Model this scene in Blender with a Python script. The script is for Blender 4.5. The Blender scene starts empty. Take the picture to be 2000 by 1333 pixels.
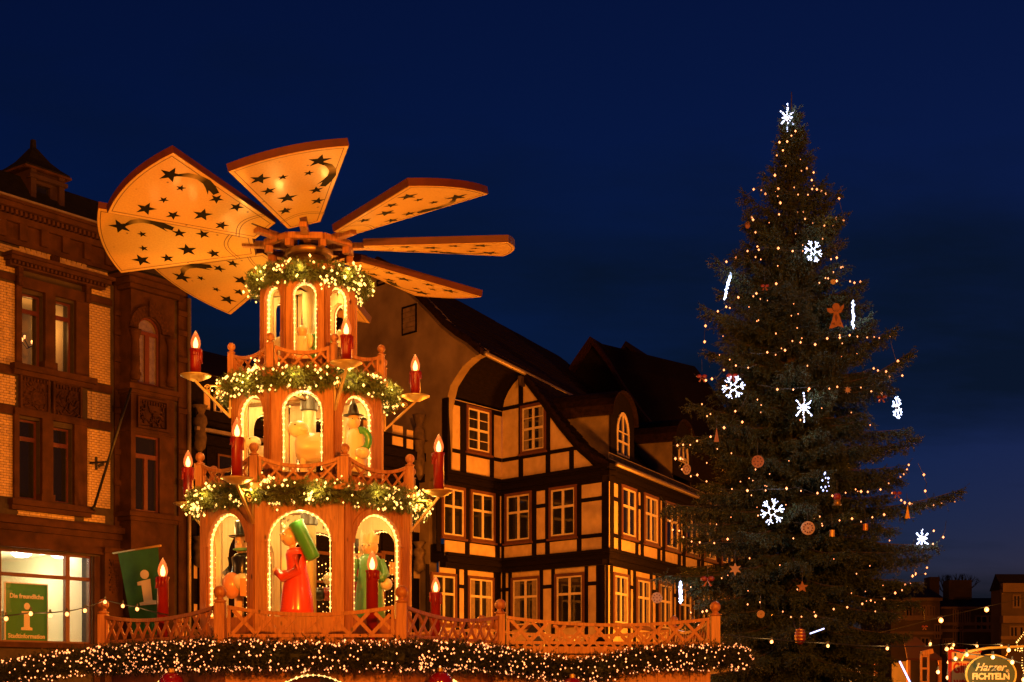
import bpy, math, random
import numpy as np
from mathutils import Vector, Matrix

# ------------------------------------------------------------------ camera, sky, light, exposure
S = bpy.context.scene
COL = S.collection
F, HOR, EYE = 2777.8, 1340.0, 1.65          # focal length in photo pixels, eye line, eye height in metres
cam_d = bpy.data.cameras.new('camera'); cam = bpy.data.objects.new('camera', cam_d); COL.objects.link(cam)
cam_d.sensor_width = 36.0; cam_d.lens = 50.0; cam_d.shift_y = (HOR - 666.5) / 2000.0
cam_d.clip_end = 2000.0
cam.location = (0, 0, EYE); cam.rotation_euler = (math.radians(90), 0, 0)
S.camera = cam

W = bpy.data.worlds.new('World'); S.world = W; W.use_nodes = True
wn = W.node_tree; wn.nodes.clear()
SUN_AZ, SUN_EL = 26.0, -0.7                  # the sun has set beyond the houses on the right
def wnode(t, **k):
    n = wn.nodes.new(t)
    for a, b in k.items(): setattr(n, a, b)
    return n
sky = wnode('ShaderNodeTexSky', sky_type='NISHITA', sun_disc=False)
sky.sun_elevation = math.radians(SUN_EL); sky.sun_rotation = math.radians(SUN_AZ); sky.ozone_density = 6.5; sky.air_density = 1.0; sky.dust_density = 0.4
bg = wnode('ShaderNodeBackground'); bg.inputs['Strength'].default_value = 0.095
wo = wnode('ShaderNodeOutputWorld')
tc = wnode('ShaderNodeTexCoord'); mp = wnode('ShaderNodeMapping'); # a flat cloud deck seen in perspective: direction divided by its height
sx = wnode('ShaderNodeSeparateXYZ'); ad = wnode('ShaderNodeMath', operation='ADD'); ad.inputs[1].default_value = 0.14
d1 = wnode('ShaderNodeMath', operation='DIVIDE'); d2 = wnode('ShaderNodeMath', operation='DIVIDE'); cb = wnode('ShaderNodeCombineXYZ')
nz = wnode('ShaderNodeTexNoise'); nz.inputs['Scale'].default_value = 0.55; nz.inputs['Detail'].default_value = 9; nz.inputs['Roughness'].default_value = 0.56
mp.inputs['Location'].default_value = (4.4, 5.1, 0); mp.inputs['Scale'].default_value = (0.8, 1.3, 1)
cr = wnode('ShaderNodeValToRGB'); cr.color_ramp.elements[0].position = 0.43; cr.color_ramp.elements[1].position = 0.60
cr.color_ramp.elements[0].color = (0, 0, 0, 1); cr.color_ramp.elements[1].color = (0.8, 0.8, 0.8, 1)
mx = wnode('ShaderNodeMixRGB', blend_type='MIX'); mx.inputs[2].default_value = (0.022, 0.06, 0.125, 1)
L = wn.links.new
L(tc.outputs['Generated'], sx.inputs[0]); L(sx.outputs[2], ad.inputs[0])
L(sx.outputs[0], d1.inputs[0]); L(ad.outputs[0], d1.inputs[1]); L(sx.outputs[1], d2.inputs[0]); L(ad.outputs[0], d2.inputs[1])
L(d1.outputs[0], cb.inputs[0]); L(d2.outputs[0], cb.inputs[1]); L(cb.outputs[0], mp.inputs[0]); L(mp.outputs[0], nz.inputs[0]); L(nz.outputs[0], cr.inputs[0])
L(cr.outputs[0], mx.inputs[0]); L(sky.outputs[0], mx.inputs[1]); L(mx.outputs[0], bg.inputs[0]); L(bg.outputs[0], wo.inputs[0])

sun_d = bpy.data.lights.new('sun', 'SUN'); sun_d.energy = 0.004; sun_d.angle = math.radians(10); sun_d.color = (0.6, 0.75, 1.0)
sun_o = bpy.data.objects.new('sun', sun_d); COL.objects.link(sun_o)
sun_o.rotation_euler = (math.radians(86), 0, math.radians(-SUN_AZ))
sun_o.location = (0, 0, 40)

S.view_settings.view_transform = 'Standard'; S.view_settings.look = 'None'
S.view_settings.gamma = 1.0; S.view_settings.exposure = 0.0; S.view_settings.use_curve_mapping = False
S.cycles.use_denoising = True
S.cycles.sample_clamp_indirect = 4.0; S.cycles.max_bounces = 6; S.cycles.diffuse_bounces = 3; S.cycles.transparent_max_bounces = 12
S.cycles.use_light_tree = True; S.cycles.caustics_reflective = False; S.cycles.caustics_refractive = False

random.seed(7); RNG = np.random.default_rng(11)
PI = math.pi

# ------------------------------------------------------------------ helpers
def P(px, py, Y): return Vector(((px - 1000) * Y / F, Y, EYE + (HOR - py) * Y / F))
def lamp(loc, energy, color=(1, 0.5, 0.14), size=0.08):
    d = bpy.data.lights.new('lamp_light', 'POINT'); d.energy = energy; d.color = color; d.shadow_soft_size = size
    o = bpy.data.objects.new('lamp_light', d); o.location = loc; COL.objects.link(o); return o

MATS = {}
def mat(name, col, rough=0.6, var=0.0, scale=4.0, bump=0.0, stretch=(1, 1, 1), emit=None, es=0.0, metal=0.0, coat=0.0, col2=None, sampled=False, spec=0.5):
    if name in MATS: return MATS[name]
    m = bpy.data.materials.new(name); m.use_nodes = True; MATS[name] = m
    nt = m.node_tree; b = nt.nodes['Principled BSDF']
    b.inputs['Base Color'].default_value = (*col, 1); b.inputs['Roughness'].default_value = rough; b.inputs['Metallic'].default_value = metal
    b.inputs['Specular IOR Level'].default_value = spec
    if coat: b.inputs['Coat Weight'].default_value = coat; b.inputs['Coat Roughness'].default_value = 0.12
    if emit:
        b.inputs['Emission Color'].default_value = (*emit, 1); b.inputs['Emission Strength'].default_value = es
        if not sampled: m.cycles.emission_sampling = 'NONE'
    if var or bump:
        tc = nt.nodes.new('ShaderNodeTexCoord'); mp = nt.nodes.new('ShaderNodeMapping'); mp.inputs['Scale'].default_value = stretch
        nz = nt.nodes.new('ShaderNodeTexNoise'); nz.inputs['Scale'].default_value = scale; nz.inputs['Detail'].default_value = 6
        nt.links.new(tc.outputs['Object'], mp.inputs[0]); nt.links.new(mp.outputs[0], nz.inputs[0])
        if var:
            r = nt.nodes.new('ShaderNodeValToRGB'); r.color_ramp.elements[0].position = 0.3; r.color_ramp.elements[1].position = 0.7
            c2 = col2 or tuple(c * (1 - var) for c in col)
            r.color_ramp.elements[0].color = (*c2, 1); r.color_ramp.elements[1].color = (*[min(1, c * (1 + var * 0.3)) for c in col], 1)
            nt.links.new(nz.outputs[0], r.inputs[0]); nt.links.new(r.outputs[0], b.inputs['Base Color'])
        if bump:
            bp = nt.nodes.new('ShaderNodeBump'); bp.inputs['Strength'].default_value = bump; bp.inputs['Distance'].default_value = 0.02
            nt.links.new(nz.outputs[0], bp.inputs['Height']); nt.links.new(bp.outputs[0], b.inputs['Normal'])
    return m

def wood(name, col, dark, rough=0.5, coat=0.0):
    m = mat(name, col, rough, coat=coat)
    nt = m.node_tree; b = nt.nodes['Principled BSDF']
    tc = nt.nodes.new('ShaderNodeTexCoord'); mp = nt.nodes.new('ShaderNodeMapping'); mp.inputs['Scale'].default_value = (14, 14, 0.9)
    nz = nt.nodes.new('ShaderNodeTexNoise'); nz.inputs['Scale'].default_value = 2.2; nz.inputs['Detail'].default_value = 7; nz.inputs['Roughness'].default_value = 0.65
    vo = nt.nodes.new('ShaderNodeTexVoronoi'); vo.inputs['Scale'].default_value = 2.4
    mp2 = nt.nodes.new('ShaderNodeMapping'); mp2.inputs['Scale'].default_value = (1.6, 1.6, 0.8)
    r = nt.nodes.new('ShaderNodeValToRGB'); r.color_ramp.elements[0].position = 0.32; r.color_ramp.elements[1].position = 0.66
    r.color_ramp.elements[0].color = (*dark, 1); r.color_ramp.elements[1].color = (*col, 1)
    k = nt.nodes.new('ShaderNodeValToRGB'); k.color_ramp.elements[0].position = 0.05; k.color_ramp.elements[1].position = 0.11
    k.color_ramp.elements[0].color = (0.22, 0.14, 0.1, 1); k.color_ramp.elements[1].color = (1, 1, 1, 1)
    mx = nt.nodes.new('ShaderNodeMixRGB'); mx.blend_type = 'MULTIPLY'; mx.inputs[0].default_value = 1
    l = nt.links.new
    l(tc.outputs['Object'], mp.inputs[0]); l(mp.outputs[0], nz.inputs[0]); l(nz.outputs[0], r.inputs[0])
    l(tc.outputs['Object'], mp2.inputs[0]); l(mp2.outputs[0], vo.inputs[0]); l(vo.outputs['Distance'], k.inputs[0])
    l(r.outputs[0], mx.inputs[1]); l(k.outputs[0], mx.inputs[2]); l(mx.outputs[0], b.inputs['Base Color'])
    return m

def glass_mat(name, tint=(1, 1, 1), gloss=0.12):
    m = bpy.data.materials.new(name); m.use_nodes = True; MATS[name] = m
    nt = m.node_tree; nt.nodes.clear()
    o = nt.nodes.new('ShaderNodeOutputMaterial'); t = nt.nodes.new('ShaderNodeBsdfTransparent'); g = nt.nodes.new('ShaderNodeBsdfGlossy')
    x = nt.nodes.new('ShaderNodeMixShader'); x.inputs[0].default_value = gloss
    t.inputs[0].default_value = (*tint, 1); g.inputs['Roughness'].default_value = 0.05
    nt.links.new(t.outputs[0], x.inputs[1]); nt.links.new(g.outputs[0], x.inputs[2]); nt.links.new(x.outputs[0], o.inputs[0])
    return m

ORG = {}
def setp(o, label=None, cat=None, group=None, kind=None):
    if label: o['label'] = label
    if cat: o['category'] = cat
    if group: o['group'] = group
    if kind: o['kind'] = kind
    return o
def thing(name, loc, label, cat, group=None):
    o = bpy.data.objects.new(name, None); o.empty_display_size = 0.2; o.location = loc; COL.objects.link(o)
    ORG[o.name] = Vector(loc); return setp(o, label, cat, group)

class MB:
    def __init__(s): s.v = []; s.f = []
    def add(s, vs, fs):
        n = len(s.v); s.v.extend([tuple(x) for x in vs]); s.f.extend([tuple(i + n for i in f) for f in fs]); return s
    def obox(s, c, a, b, d):
        c, a, b, d = Vector(c), Vector(a), Vector(b), Vector(d)
        vs = [c - a - b - d, c + a - b - d, c + a + b - d, c - a + b - d, c - a - b + d, c + a - b + d, c + a + b + d, c - a + b + d]
        return s.add(vs, [(0, 3, 2, 1), (4, 5, 6, 7), (0, 1, 5, 4), (1, 2, 6, 5), (2, 3, 7, 6), (3, 0, 4, 7)])
    def box(s, x0, x1, y0, y1, z0, z1):
        return s.obox(((x0 + x1) / 2, (y0 + y1) / 2, (z0 + z1) / 2), ((x1 - x0) / 2, 0, 0), (0, (y1 - y0) / 2, 0), (0, 0, (z1 - z0) / 2))
    def beam(s, p0, p1, w, h, up=(0, 0, 1)):
        p0, p1 = Vector(p0), Vector(p1); t = (p1 - p0); l = t.length
        if l < 1e-6: return s
        t = t / l; sd = t.cross(Vector(up))
        if sd.length < 1e-4: sd = t.cross(Vector((1, 0, 0)))
        sd.normalize(); u = sd.cross(t)
        return s.obox((p0 + p1) / 2, t * l / 2, sd * w / 2, u * h / 2)
    def tube(s, pts, rad, n=8, caps=True):
        pts = [Vector(p) for p in pts]; m = len(pts); rs = rad if hasattr(rad, '__len__') else [rad] * m
        vs = []; ref = Vector((0.13, 0.31, 0.94))
        for i, p in enumerate(pts):
            t = pts[min(i + 1, m - 1)] - pts[max(i - 1, 0)]
            if t.length < 1e-9: t = Vector((0, 0, 1))
            t.normalize(); a = t.cross(ref)
            if a.length < 1e-3: a = t.cross(Vector((1, 0, 0)))
            a.normalize(); b = t.cross(a)
            for k in range(n):
                an = 2 * PI * k / n; vs.append(p + (a * math.cos(an) + b * math.sin(an)) * rs[i])
        fs = [(i * n + k, i * n + (k + 1) % n, (i + 1) * n + (k + 1) % n, (i + 1) * n + k) for i in range(m - 1) for k in range(n)]
        if caps: fs += [tuple(range(n))[::-1], tuple((m - 1) * n + k for k in range(n))]
        return s.add(vs, fs)
    def lathe(s, prof, c=(0, 0, 0), n=20, M=None, sx=1.0, sy=1.0):
        vs = []; c = Vector(c)
        for r, z in prof:
            for k in range(n):
                a = 2 * PI * k / n; v = Vector((r * math.cos(a) * sx, r * math.sin(a) * sy, z))
                vs.append(c + (M @ v if M else v))
        m = len(prof)
        fs = [(i * n + k, i * n + (k + 1) % n, (i + 1) * n + (k + 1) % n, (i + 1) * n + k) for i in range(m - 1) for k in range(n)]
        if prof[0][0] > 1e-4: fs.append(tuple(range(n))[::-1])
        if prof[-1][0] > 1e-4: fs.append(tuple((m - 1) * n + k for k in range(n)))
        return s.add(vs, fs)
    def ball(s, c, r, n=14, sx=1, sy=1, sz=1):
        m = max(6, n // 2 + 1)
        return s.lathe([(max(1e-5, r * math.sin(PI * i / m)), -r * math.cos(PI * i / m) * sz) for i in range(m + 1)], c, n, sx=sx, sy=sy)
    def prism(s, poly, ext):
        n = len(poly); ext = Vector(ext); vs = [Vector(p) for p in poly] + [Vector(p) + ext for p in poly]
        return s.add(vs, [tuple(range(n))[::-1], tuple(range(n, 2 * n))] + [(i, (i + 1) % n, n + (i + 1) % n, n + i) for i in range(n)])
    def build(s, name, m, parent=None, org=None, smooth=False, kind=None, label=None, cat=None, group=None):
        o0 = ORG[parent.name] if parent is not None else Vector(org if org is not None else np.mean(np.array(s.v), axis=0))
        me = bpy.data.meshes.new(name); me.from_pydata([(x - o0.x, y - o0.y, z - o0.z) for x, y, z in s.v], [], s.f); me.update()
        me.materials.append(m)
        if smooth: me.polygons.foreach_set('use_smooth', [True] * len(me.polygons))
        o = bpy.data.objects.new(name, me); COL.objects.link(o)
        if parent is not None: o.parent = parent
        else: o.location = o0
        ORG[o.name] = o0
        return setp(o, label, cat, group, kind)

def place(me, name, loc, parent, rot=None):
    """another object on shared mesh data, world place loc (4x4 without scale allowed as rot)"""
    o = bpy.data.objects.new(name, me); COL.objects.link(o); o0 = ORG[parent.name]; o.parent = parent
    M = Matrix.Translation(Vector(loc) - o0)
    if rot is not None: M = M @ rot.to_4x4()
    o.matrix_local = M; ORG[o.name] = o0
    return o

def text_mb(txt, M, size, depth=0.004, shear=0.0, align='CENTER', bold=0.0, space=1.0):
    c = bpy.data.curves.new('lettering', 'FONT'); c.body = txt; c.size = size; c.align_x = align; c.align_y = 'CENTER'
    c.extrude = depth; c.shear = shear; c.offset = bold; c.space_character = space; c.resolution_u = 3
    o = bpy.data.objects.new('lettering', c); COL.objects.link(o); dg = bpy.context.evaluated_depsgraph_get(); dg.update()
    me = bpy.data.meshes.new_from_object(o.evaluated_get(dg)); b = MB()
    b.add([M @ v.co for v in me.vertices], [tuple(p.vertices) for p in me.polygons])
    bpy.data.objects.remove(o); bpy.data.curves.remove(c); bpy.data.meshes.remove(me)
    return b

def tri_mesh(name, V, T, m, parent=None, kind='stuff'):
    """V (N,3) array, T (K,k) equal-size faces"""
    o0 = np.array(ORG[parent.name]) if parent is not None else np.zeros(3)
    me = bpy.data.meshes.new(name); V = (V - o0).astype(np.float32); k = T.shape[1]
    me.vertices.add(len(V)); me.vertices.foreach_set('co', V.ravel())
    me.loops.add(T.size); me.loops.foreach_set('vertex_index', T.ravel().astype(np.int32))
    me.polygons.add(len(T)); me.polygons.foreach_set('loop_start', np.arange(0, T.size, k, dtype=np.int32))
    me.update(calc_edges=True); me.materials.append(m)
    o = bpy.data.objects.new(name, me); COL.objects.link(o)
    if parent is not None: o.parent = parent; ORG[o.name] = ORG[parent.name]
    if kind: o['kind'] = kind
    return o
def unit(a): return a / np.maximum(np.linalg.norm(a, axis=-1, keepdims=True), 1e-9)
def twig_needles(base, axis, length, nn, nl, nw):
    """needles round twigs: base (N,3), axis (N,3) unit, length (N,), nn needles each -> V, T"""
    N = len(base); t = RNG.random((N, nn)); rnd = RNG.normal(size=(N, nn, 3))
    ax = axis[:, None, :]; perp = unit(rnd - (rnd * ax).sum(-1, keepdims=True) * ax)
    b = base[:, None, :] + ax * (t * length[:, None])[..., None]
    d = unit(perp * 0.75 + ax * 0.7)
    l = nl * RNG.uniform(0.7, 1.2, (N, nn, 1)); sd = unit(np.cross(d, RNG.normal(size=(N, nn, 3)))) * nw / 2
    V = np.stack([b + sd, b - sd, b + d * l], axis=2).reshape(-1, 3)
    return V, np.arange(len(V)).reshape(-1, 3)
def bulbs_mesh(pts, r, name, m, parent, sz=1.4):
    pts = np.asarray(pts, float)
    o = np.array([(1, 0, 0), (0, 1, 0), (-1, 0, 0), (0, -1, 0), (0, 0, sz), (0, 0, -sz)]) * r
    f = np.array([(0, 1, 4), (1, 2, 4), (2, 3, 4), (3, 0, 4), (1, 0, 5), (2, 1, 5), (3, 2, 5), (0, 3, 5)])
    V = (pts[:, None, :] + o[None] * RNG.uniform(.65, 1.3, (len(pts), 1, 1))).reshape(-1, 3); T = (f[None] + (np.arange(len(pts)) * 6)[:, None, None]).reshape(-1, 3)
    return tri_mesh(name, V, T, m, parent)

class Fac:
    """a vertical facade plane: passes through photo column px at depth Y and runs towards the vanishing column vpx"""
    def __init__(s, px, Y, vpx, off=0.0):
        d = Vector(((vpx - 1000) / F, 1, 0)).normalized(); s.u = d if d.x > 0 else -d
        s.n = Vector((s.u.y, -s.u.x, 0)); s.o = Vector(((px - 1000) * Y / F, Y, 0)) + s.n * off
        if s.n.y > 0: s.n = -s.n; s.o = Vector(((px - 1000) * Y / F, Y, 0)) + s.n * off
    def U(s, px):
        k = (px - 1000) / F; return (k * s.o.y - s.o.x) / (s.u.x - k * s.u.y)
    def Z(s, px, py): return EYE + (HOR - py) * (s.o.y + s.u.y * s.U(px)) / F
    def uz(s, px, py): return s.U(px), s.Z(px, py)
    def pt(s, u, z, d=0.0): return s.o + s.u * u + s.n * d + Vector((0, 0, z))
    def rect(s, x0, x1, yt, yb):
        m = (x0 + x1) / 2; return s.U(x0), s.U(x1), s.Z(m, yb), s.Z(m, yt)
    def box(s, mb, u0, u1, z0, z1, d0, d1):
        return mb.obox(s.pt((u0 + u1) / 2, (z0 + z1) / 2, (d0 + d1) / 2), s.u * (u1 - u0) / 2, s.n * (d1 - d0) / 2, Vector((0, 0, (z1 - z0) / 2)))
    def poly(s, mb, pts, d0, d1): return mb.prism([s.pt(u, z, d0) for u, z in pts], s.n * (d1 - d0))
    def bar(s, mb, a, b, w, d0, d1):
        """a timber of width w lying in the facade from (u,z) a to b"""
        a, b = Vector(a), Vector(b); t = (b - a); l = t.length; t = t / l; q = Vector((-t.y, t.x)) * w / 2
        return s.poly(mb, [a + q, a - q, b - q, b + q], d0, d1)
    def wall(s, mb, u0, u1, z0, z1, holes, d0, d1):
        us = sorted({u0, u1, *[min(max(h[0], u0), u1) for h in holes], *[min(max(h[1], u0), u1) for h in holes]})
        for a, b in zip(us, us[1:]):
            if b - a < 1e-5: continue
            m = (a + b) / 2; cut = sorted((h[2], h[3]) for h in holes if h[0] < m < h[1]); z = z0
            for c0, c1 in cut:
                if c0 > z + 1e-5: s.box(mb, a, b, z, min(c0, z1), d0, d1)
                z = max(z, c1)
            if z < z1 - 1e-5: s.box(mb, a, b, z, z1, d0, d1)
        return mb
# ------------------------------------------------------------------ materials
m_ground = mat('cobble_ground', (0.09, 0.075, 0.06), 0.75, 0.5, 6, 0.4)
m_brick = mat('glazed_brick', (0.50, 0.36, 0.17), 0.42, 0.35, 9)
m_mortar = mat('dark_mortar', (0.05, 0.035, 0.025), 0.9, 0.3, 10)
m_stone = mat('red_sandstone', (0.060, 0.025, 0.011), 0.85, 0.45, 3.0, 0.5, spec=.2)
m_stone2 = mat('carved_sandstone', (0.050, 0.020, 0.009), 0.9, 0.5, 14, 1.0, spec=.2)
m_slate = mat('slate_roof', (0.010, 0.009, 0.009), 0.8, 0.5, 8, 0.3, spec=0.15)
m_winred = mat('red_brown_window_paint', (0.10, 0.025, 0.012), 0.5, 0.2, 6)
m_dark = mat('dark_timber', (0.009, 0.0055, 0.004), 0.85, 0.5, 5, 0.5, (1, 1, 6), spec=0.08)
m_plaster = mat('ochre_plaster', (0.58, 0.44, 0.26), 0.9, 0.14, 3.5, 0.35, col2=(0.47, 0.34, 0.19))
m_gable = mat('old_gable_plaster', (0.26, 0.19, 0.11), 0.92, 0.5, 0.9, 0.6, col2=(0.14, 0.095, 0.05))
m_white = mat('cream_window_paint', (0.66, 0.56, 0.42), 0.5, 0.12, 6)
m_brown = mat('brown_window_surround', (0.12, 0.042, 0.02), 0.6, 0.25, 6)
m_pane = mat('dark_window_glass', (0.012, 0.012, 0.014), 0.04, 0.0, 1.6, 0.12, spec=0.6)
m_clear = glass_mat('clear_window_glass')
m_tile = mat('red_roof_tile', (0.028, 0.010, 0.006), 0.85, 0.5, 9, 0.6, spec=0.1)
m_tiledark = mat('old_dark_roof_tile', (0.017, 0.008, 0.005), 0.85, 0.6, 7, 0.6, spec=0.1)
m_metal = mat('zinc_metal', (0.30, 0.24, 0.18), 0.5, 0.2, 5, metal=0.6)
m_iron = mat('black_iron', (0.012, 0.011, 0.01), 0.5)
m_roomwall = mat('room_wall_paint', (0.72, 0.66, 0.5), 0.9)
m_roomwarm = mat('warm_room_wall', (0.42, 0.33, 0.2), 0.9, 0.2, 1.5)
m_wfurn = mat('shop_furniture', (0.28, 0.17, 0.08), 0.6, 0.3, 4)
m_lampglass = mat('lit_lamp_glass', (0.9, 0.9, 0.9), 0.4, emit=(1, 0.95, 0.8), es=9, sampled=True)
m_green = mat('green_poster', (0.02, 0.22, 0.02), 0.55)
m_flag = mat('green_flag_cloth', (0.03, 0.17, 0.035), 0.85, 0.25, 3)
m_cream = mat('cream_print', (0.8, 0.72, 0.5), 0.7)
m_bulb = mat('warm_bulb', (0.9, 0.7, 0.4), 0.3, emit=(1.0, 0.30, 0.10), es=2.8)
m_bulby = mat('yellow_bulb', (0.9, 0.7, 0.4), 0.3, emit=(1.0, 0.50, 0.11), es=3.8)
m_led = mat('cold_white_led', (0.8, 0.8, 0.9), 0.3, emit=(0.50, 0.64, 1.0), es=4.0)
m_leddim = mat('blue_white_led', (0.8, 0.8, 0.9), 0.3, emit=(0.35, 0.5, 1.0), es=3)
m_cable = mat('black_cable', (0.012, 0.012, 0.01), 0.6)

# ------------------------------------------------------------------ ground
g = MB().add([(-400, -60, 0), (400, -60, 0), (400, 700, 0), (-400, 700, 0)], [(0, 1, 2, 3)])
g.build('ground', m_ground, org=(0, 0, 0), kind='structure')

# ------------------------------------------------------------------ brick and sandstone house with the tourist office
FL = Fac(100, 37, 3100)
LH = thing('brick_house', FL.pt(FL.U(100), 0), 'tall glazed brick and red sandstone house with lit ground floor office', 'house')
ul, ur = FL.U(-130), FL.U(365)
def zl(py, px=190): return FL.Z(px, py)
lights = [(40, 83, 575, 714), (104, 143.5, 589, 727), (35, 77, 820, 975), (99.5, 140, 836, 982)]
shop = [(-70, 1, 1070, 1248), (8, 132, 1078, 1252), (140, 178, 1090, 1257)]
holes = [FL.rect(*r) for r in lights]
us0, us1, zs0, zs1 = FL.U(-70), FL.U(180), FL.Z(100, 1256), FL.Z(100, 1080)
holes.append((us0, us1, zs0, zs1))
door = FL.rect(236, 300, 1112, 1330); holes.append((door[0], door[1], 0, door[3]))
zc0, zc1 = FL.Z(107, 501), FL.Z(107, 430)
wl = FL.wall(MB(), ul, ur, 0, zc1, holes, -0.45, 0.0)
wall_L = wl.build('wall', m_mortar, LH)
# bricks
BW, BH, J = 0.165, 0.067, 0.011
zb = [zl(995), zl(838), zl(823), zl(765), zl(750), zl(592), zl(580)]
panels = []
for x0, x1 in ((-22, 31), (170, 215)):
    ua, ub = FL.U(x0), FL.U(x1)
    panels += [(ua, ub, zb[0], zb[1]), (ua, ub, zb[2], zb[3]), (ua, ub, zb[4], zb[5]), (ua, ub, zb[6], FL.Z(107, 526))]
panels.append((FL.U(-22), FL.U(215), FL.Z(107, 525), zc0))
panels += [(FL.U(33), FL.U(145), FL.Z(90, 1017), FL.Z(90, 998)), (FL.U(163), FL.U(205), FL.Z(184, 1022), FL.Z(184, 1004))]
full, cut = [], []
for ua, ub, za, zb_ in panels:
    n = int(za / BH) + 1; row = n; z = row * BH
    while z + BH <= zb_:
        off = (row % 2) * BW / 2; u = math.floor((ua - off) / BW) * BW + off
        while u < ub:
            a, b = max(u, ua), min(u + BW, ub)
            if b - a > BW - 1e-4: full.append((a, z))
            elif b - a > 0.03: cut.append((a, b, z))
            u += BW
        row += 1; z = row * BH
full.sort(key=lambda q: (0 if q[0] > FL.U(160) else 1, q[1]))
bm = MB()
FLo = Fac(1000, 10, 3100)
def brick_box(mb, a, b, z, d): FL.box(mb, a + J / 2, b - J / 2, z + J / 2, z + BH - J / 2, 0.0, d)
bmesh_me = None
for i, (a, z) in enumerate(full[:300]):
    c = FL.pt(a + BW / 2, z + BH / 2, 0.005 + random.uniform(-.003, .003))
    if bmesh_me is None:
        t = MB(); t.obox(c, FL.u * (BW - J) / 2, FL.n * 0.012, Vector((0, 0, (BH - J) / 2)))
        t.v = [tuple(Vector(v) - c) for v in t.v]
        bmesh_me = bpy.data.meshes.new('brick'); bmesh_me.from_pydata(t.v, [], t.f); bmesh_me.materials.append(m_brick)
    place(bmesh_me, 'brick', c, wall_L)
for a, z in full[300:]: brick_box(bm, a, a + BW, z, 0.014 + random.uniform(-.003, .003))
for a, b, z in cut: brick_box(bm, a, b, z, 0.014)
bm.build('brickwork', m_brick, wall_L, kind='stuff')
# sandstone dressings
def lpart(name, m, boxes, parent=LH, smooth=False, kind=None):
    b = MB()
    for q in boxes: FL.box(b, *q)
    return b.build(name, m, parent, smooth=smooth, kind=kind)
for a, b in ((zl(838), zl(823)), (zl(765), zl(750)), (zl(592), zl(580))):
    lpart('stone_band', m_stone, [(ul, FL.U(31), a, b, 0, 0.035)]); lpart('stone_band', m_stone, [(FL.U(170), FL.U(218), a, b, 0, 0.035)])
for k, (wa, wb, sx) in enumerate(((lights[0], lights[1], (28, 170)), (lights[2], lights[3], (24, 166)))):
    A, B = FL.rect(*wa), FL.rect(*wb); u0, u1 = FL.U(sx[0]), FL.U(sx[1]); z0, z1 = min(A[2], B[2]), max(A[3], B[3]) + 0.02
    lpart('jamb', m_stone, [(u0, A[0] - 0.02, z0 - 0.05, z1 + 0.15, 0, 0.10)])
    lpart('jamb', m_stone, [(B[1] + 0.02, u1, z0 - 0.05, z1 + 0.15, 0, 0.10)])
    lpart('mullion', m_stone, [(A[1] + 0.01, B[0] - 0.01, z0 - 0.05, z1 + 0.05, -0.2, 0.12), (A[1] - 0.03, B[0] + 0.03, z0 - 0.05, z0 + 0.16, -0.1, 0.15)])
    lpart('lintel', m_stone, [(u0, u1, z1 + 0.05, z1 + (0.32 if k == 0 else 0.22), 0, 0.12)])
    lpart('window_sill', m_stone, [(u0 - 0.14, u1 + 0.16, z0 - 0.20, z0 - 0.05, 0, 0.24), (u0 - 0.1, u1 + 0.1, z0 - 0.32, z0 - 0.20, 0, 0.15)])
    for R_, trans in ((A, 0.76), (B, 0.77)):
        w = MB(); fw = 0.05; zt = R_[2] + (R_[3] - R_[2]) * trans
        for q in ((R_[0], R_[0] + fw, R_[2], R_[3]), (R_[1] - fw, R_[1], R_[2], R_[3]), (R_[0] + fw, R_[1] - fw, R_[2], R_[2] + fw), (R_[0] + fw, R_[1] - fw, R_[3] - fw, R_[3]), (R_[0] + fw, R_[1] - fw, zt - 0.05, zt + 0.06)):
            FL.box(w, q[0], q[1], q[2], q[3], -0.22, -0.15)
        wo_ = w.build('window', m_winred, LH)
        for za, zb2 in ((R_[2] + fw, zt - 0.05), (zt + 0.06, R_[3] - fw)):
            FL.box(q := MB(), R_[0] + fw, R_[1] - fw, za, zb2, -0.19, -0.185); q.build('pane', m_clear if k == 0 else m_pane, wo_)
A = FL.rect(*lights[0]); B = FL.rect(*lights[1]); hz = FL.Z(107, 545)
lpart('window_hood', m_stone, [(FL.U(10), FL.U(196), hz, hz + 0.12, 0, 0.22), (FL.U(6), FL.U(201), hz + 0.12, hz + 0.22, 0, 0.38), (FL.U(3), FL.U(205), hz + 0.22, hz + 0.30, 0, 0.46)])
lpart('hood_console', m_stone2, [(FL.U(28), FL.U(37), hz - 0.45, hz, 0, 0.2)]); lpart('hood_console', m_stone2, [(FL.U(160), FL.U(170), hz - 0.45, hz, 0, 0.2)])
dn = MB(); u = FL.U(14)
while u < FL.U(192): FL.box(dn, u, u + 0.06, hz + 0.04, hz + 0.115, 0.22, 0.31); u += 0.12
dn.build('dentils', m_stone, LH, kind='stuff')
# arch stones over the hood, three voussoir groups with a keystone
arc = MB(); uc = FL.U(104); rr = 2.4
for a in np.linspace(-0.62, 0.62, 19):
    if abs(a) < 0.05: continue
    zc = hz - 1.6; p0 = (uc + rr * math.sin(a), zc + rr * math.cos(a)); p1 = (uc + (rr - 0.34) * math.sin(a), zc + (rr - 0.34) * math.cos(a))
    if p1[1] > hz + 0.28: FL.bar(arc, p1, p0, 0.13, 0.012, 0.03)
arc.build('arch_brick', m_brick, wall_L)
lpart('keystone', m_stone2, [(uc - 0.12, uc + 0.12, hz + 0.3, zc0 - 0.03, 0.0, 0.12)])
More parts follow.
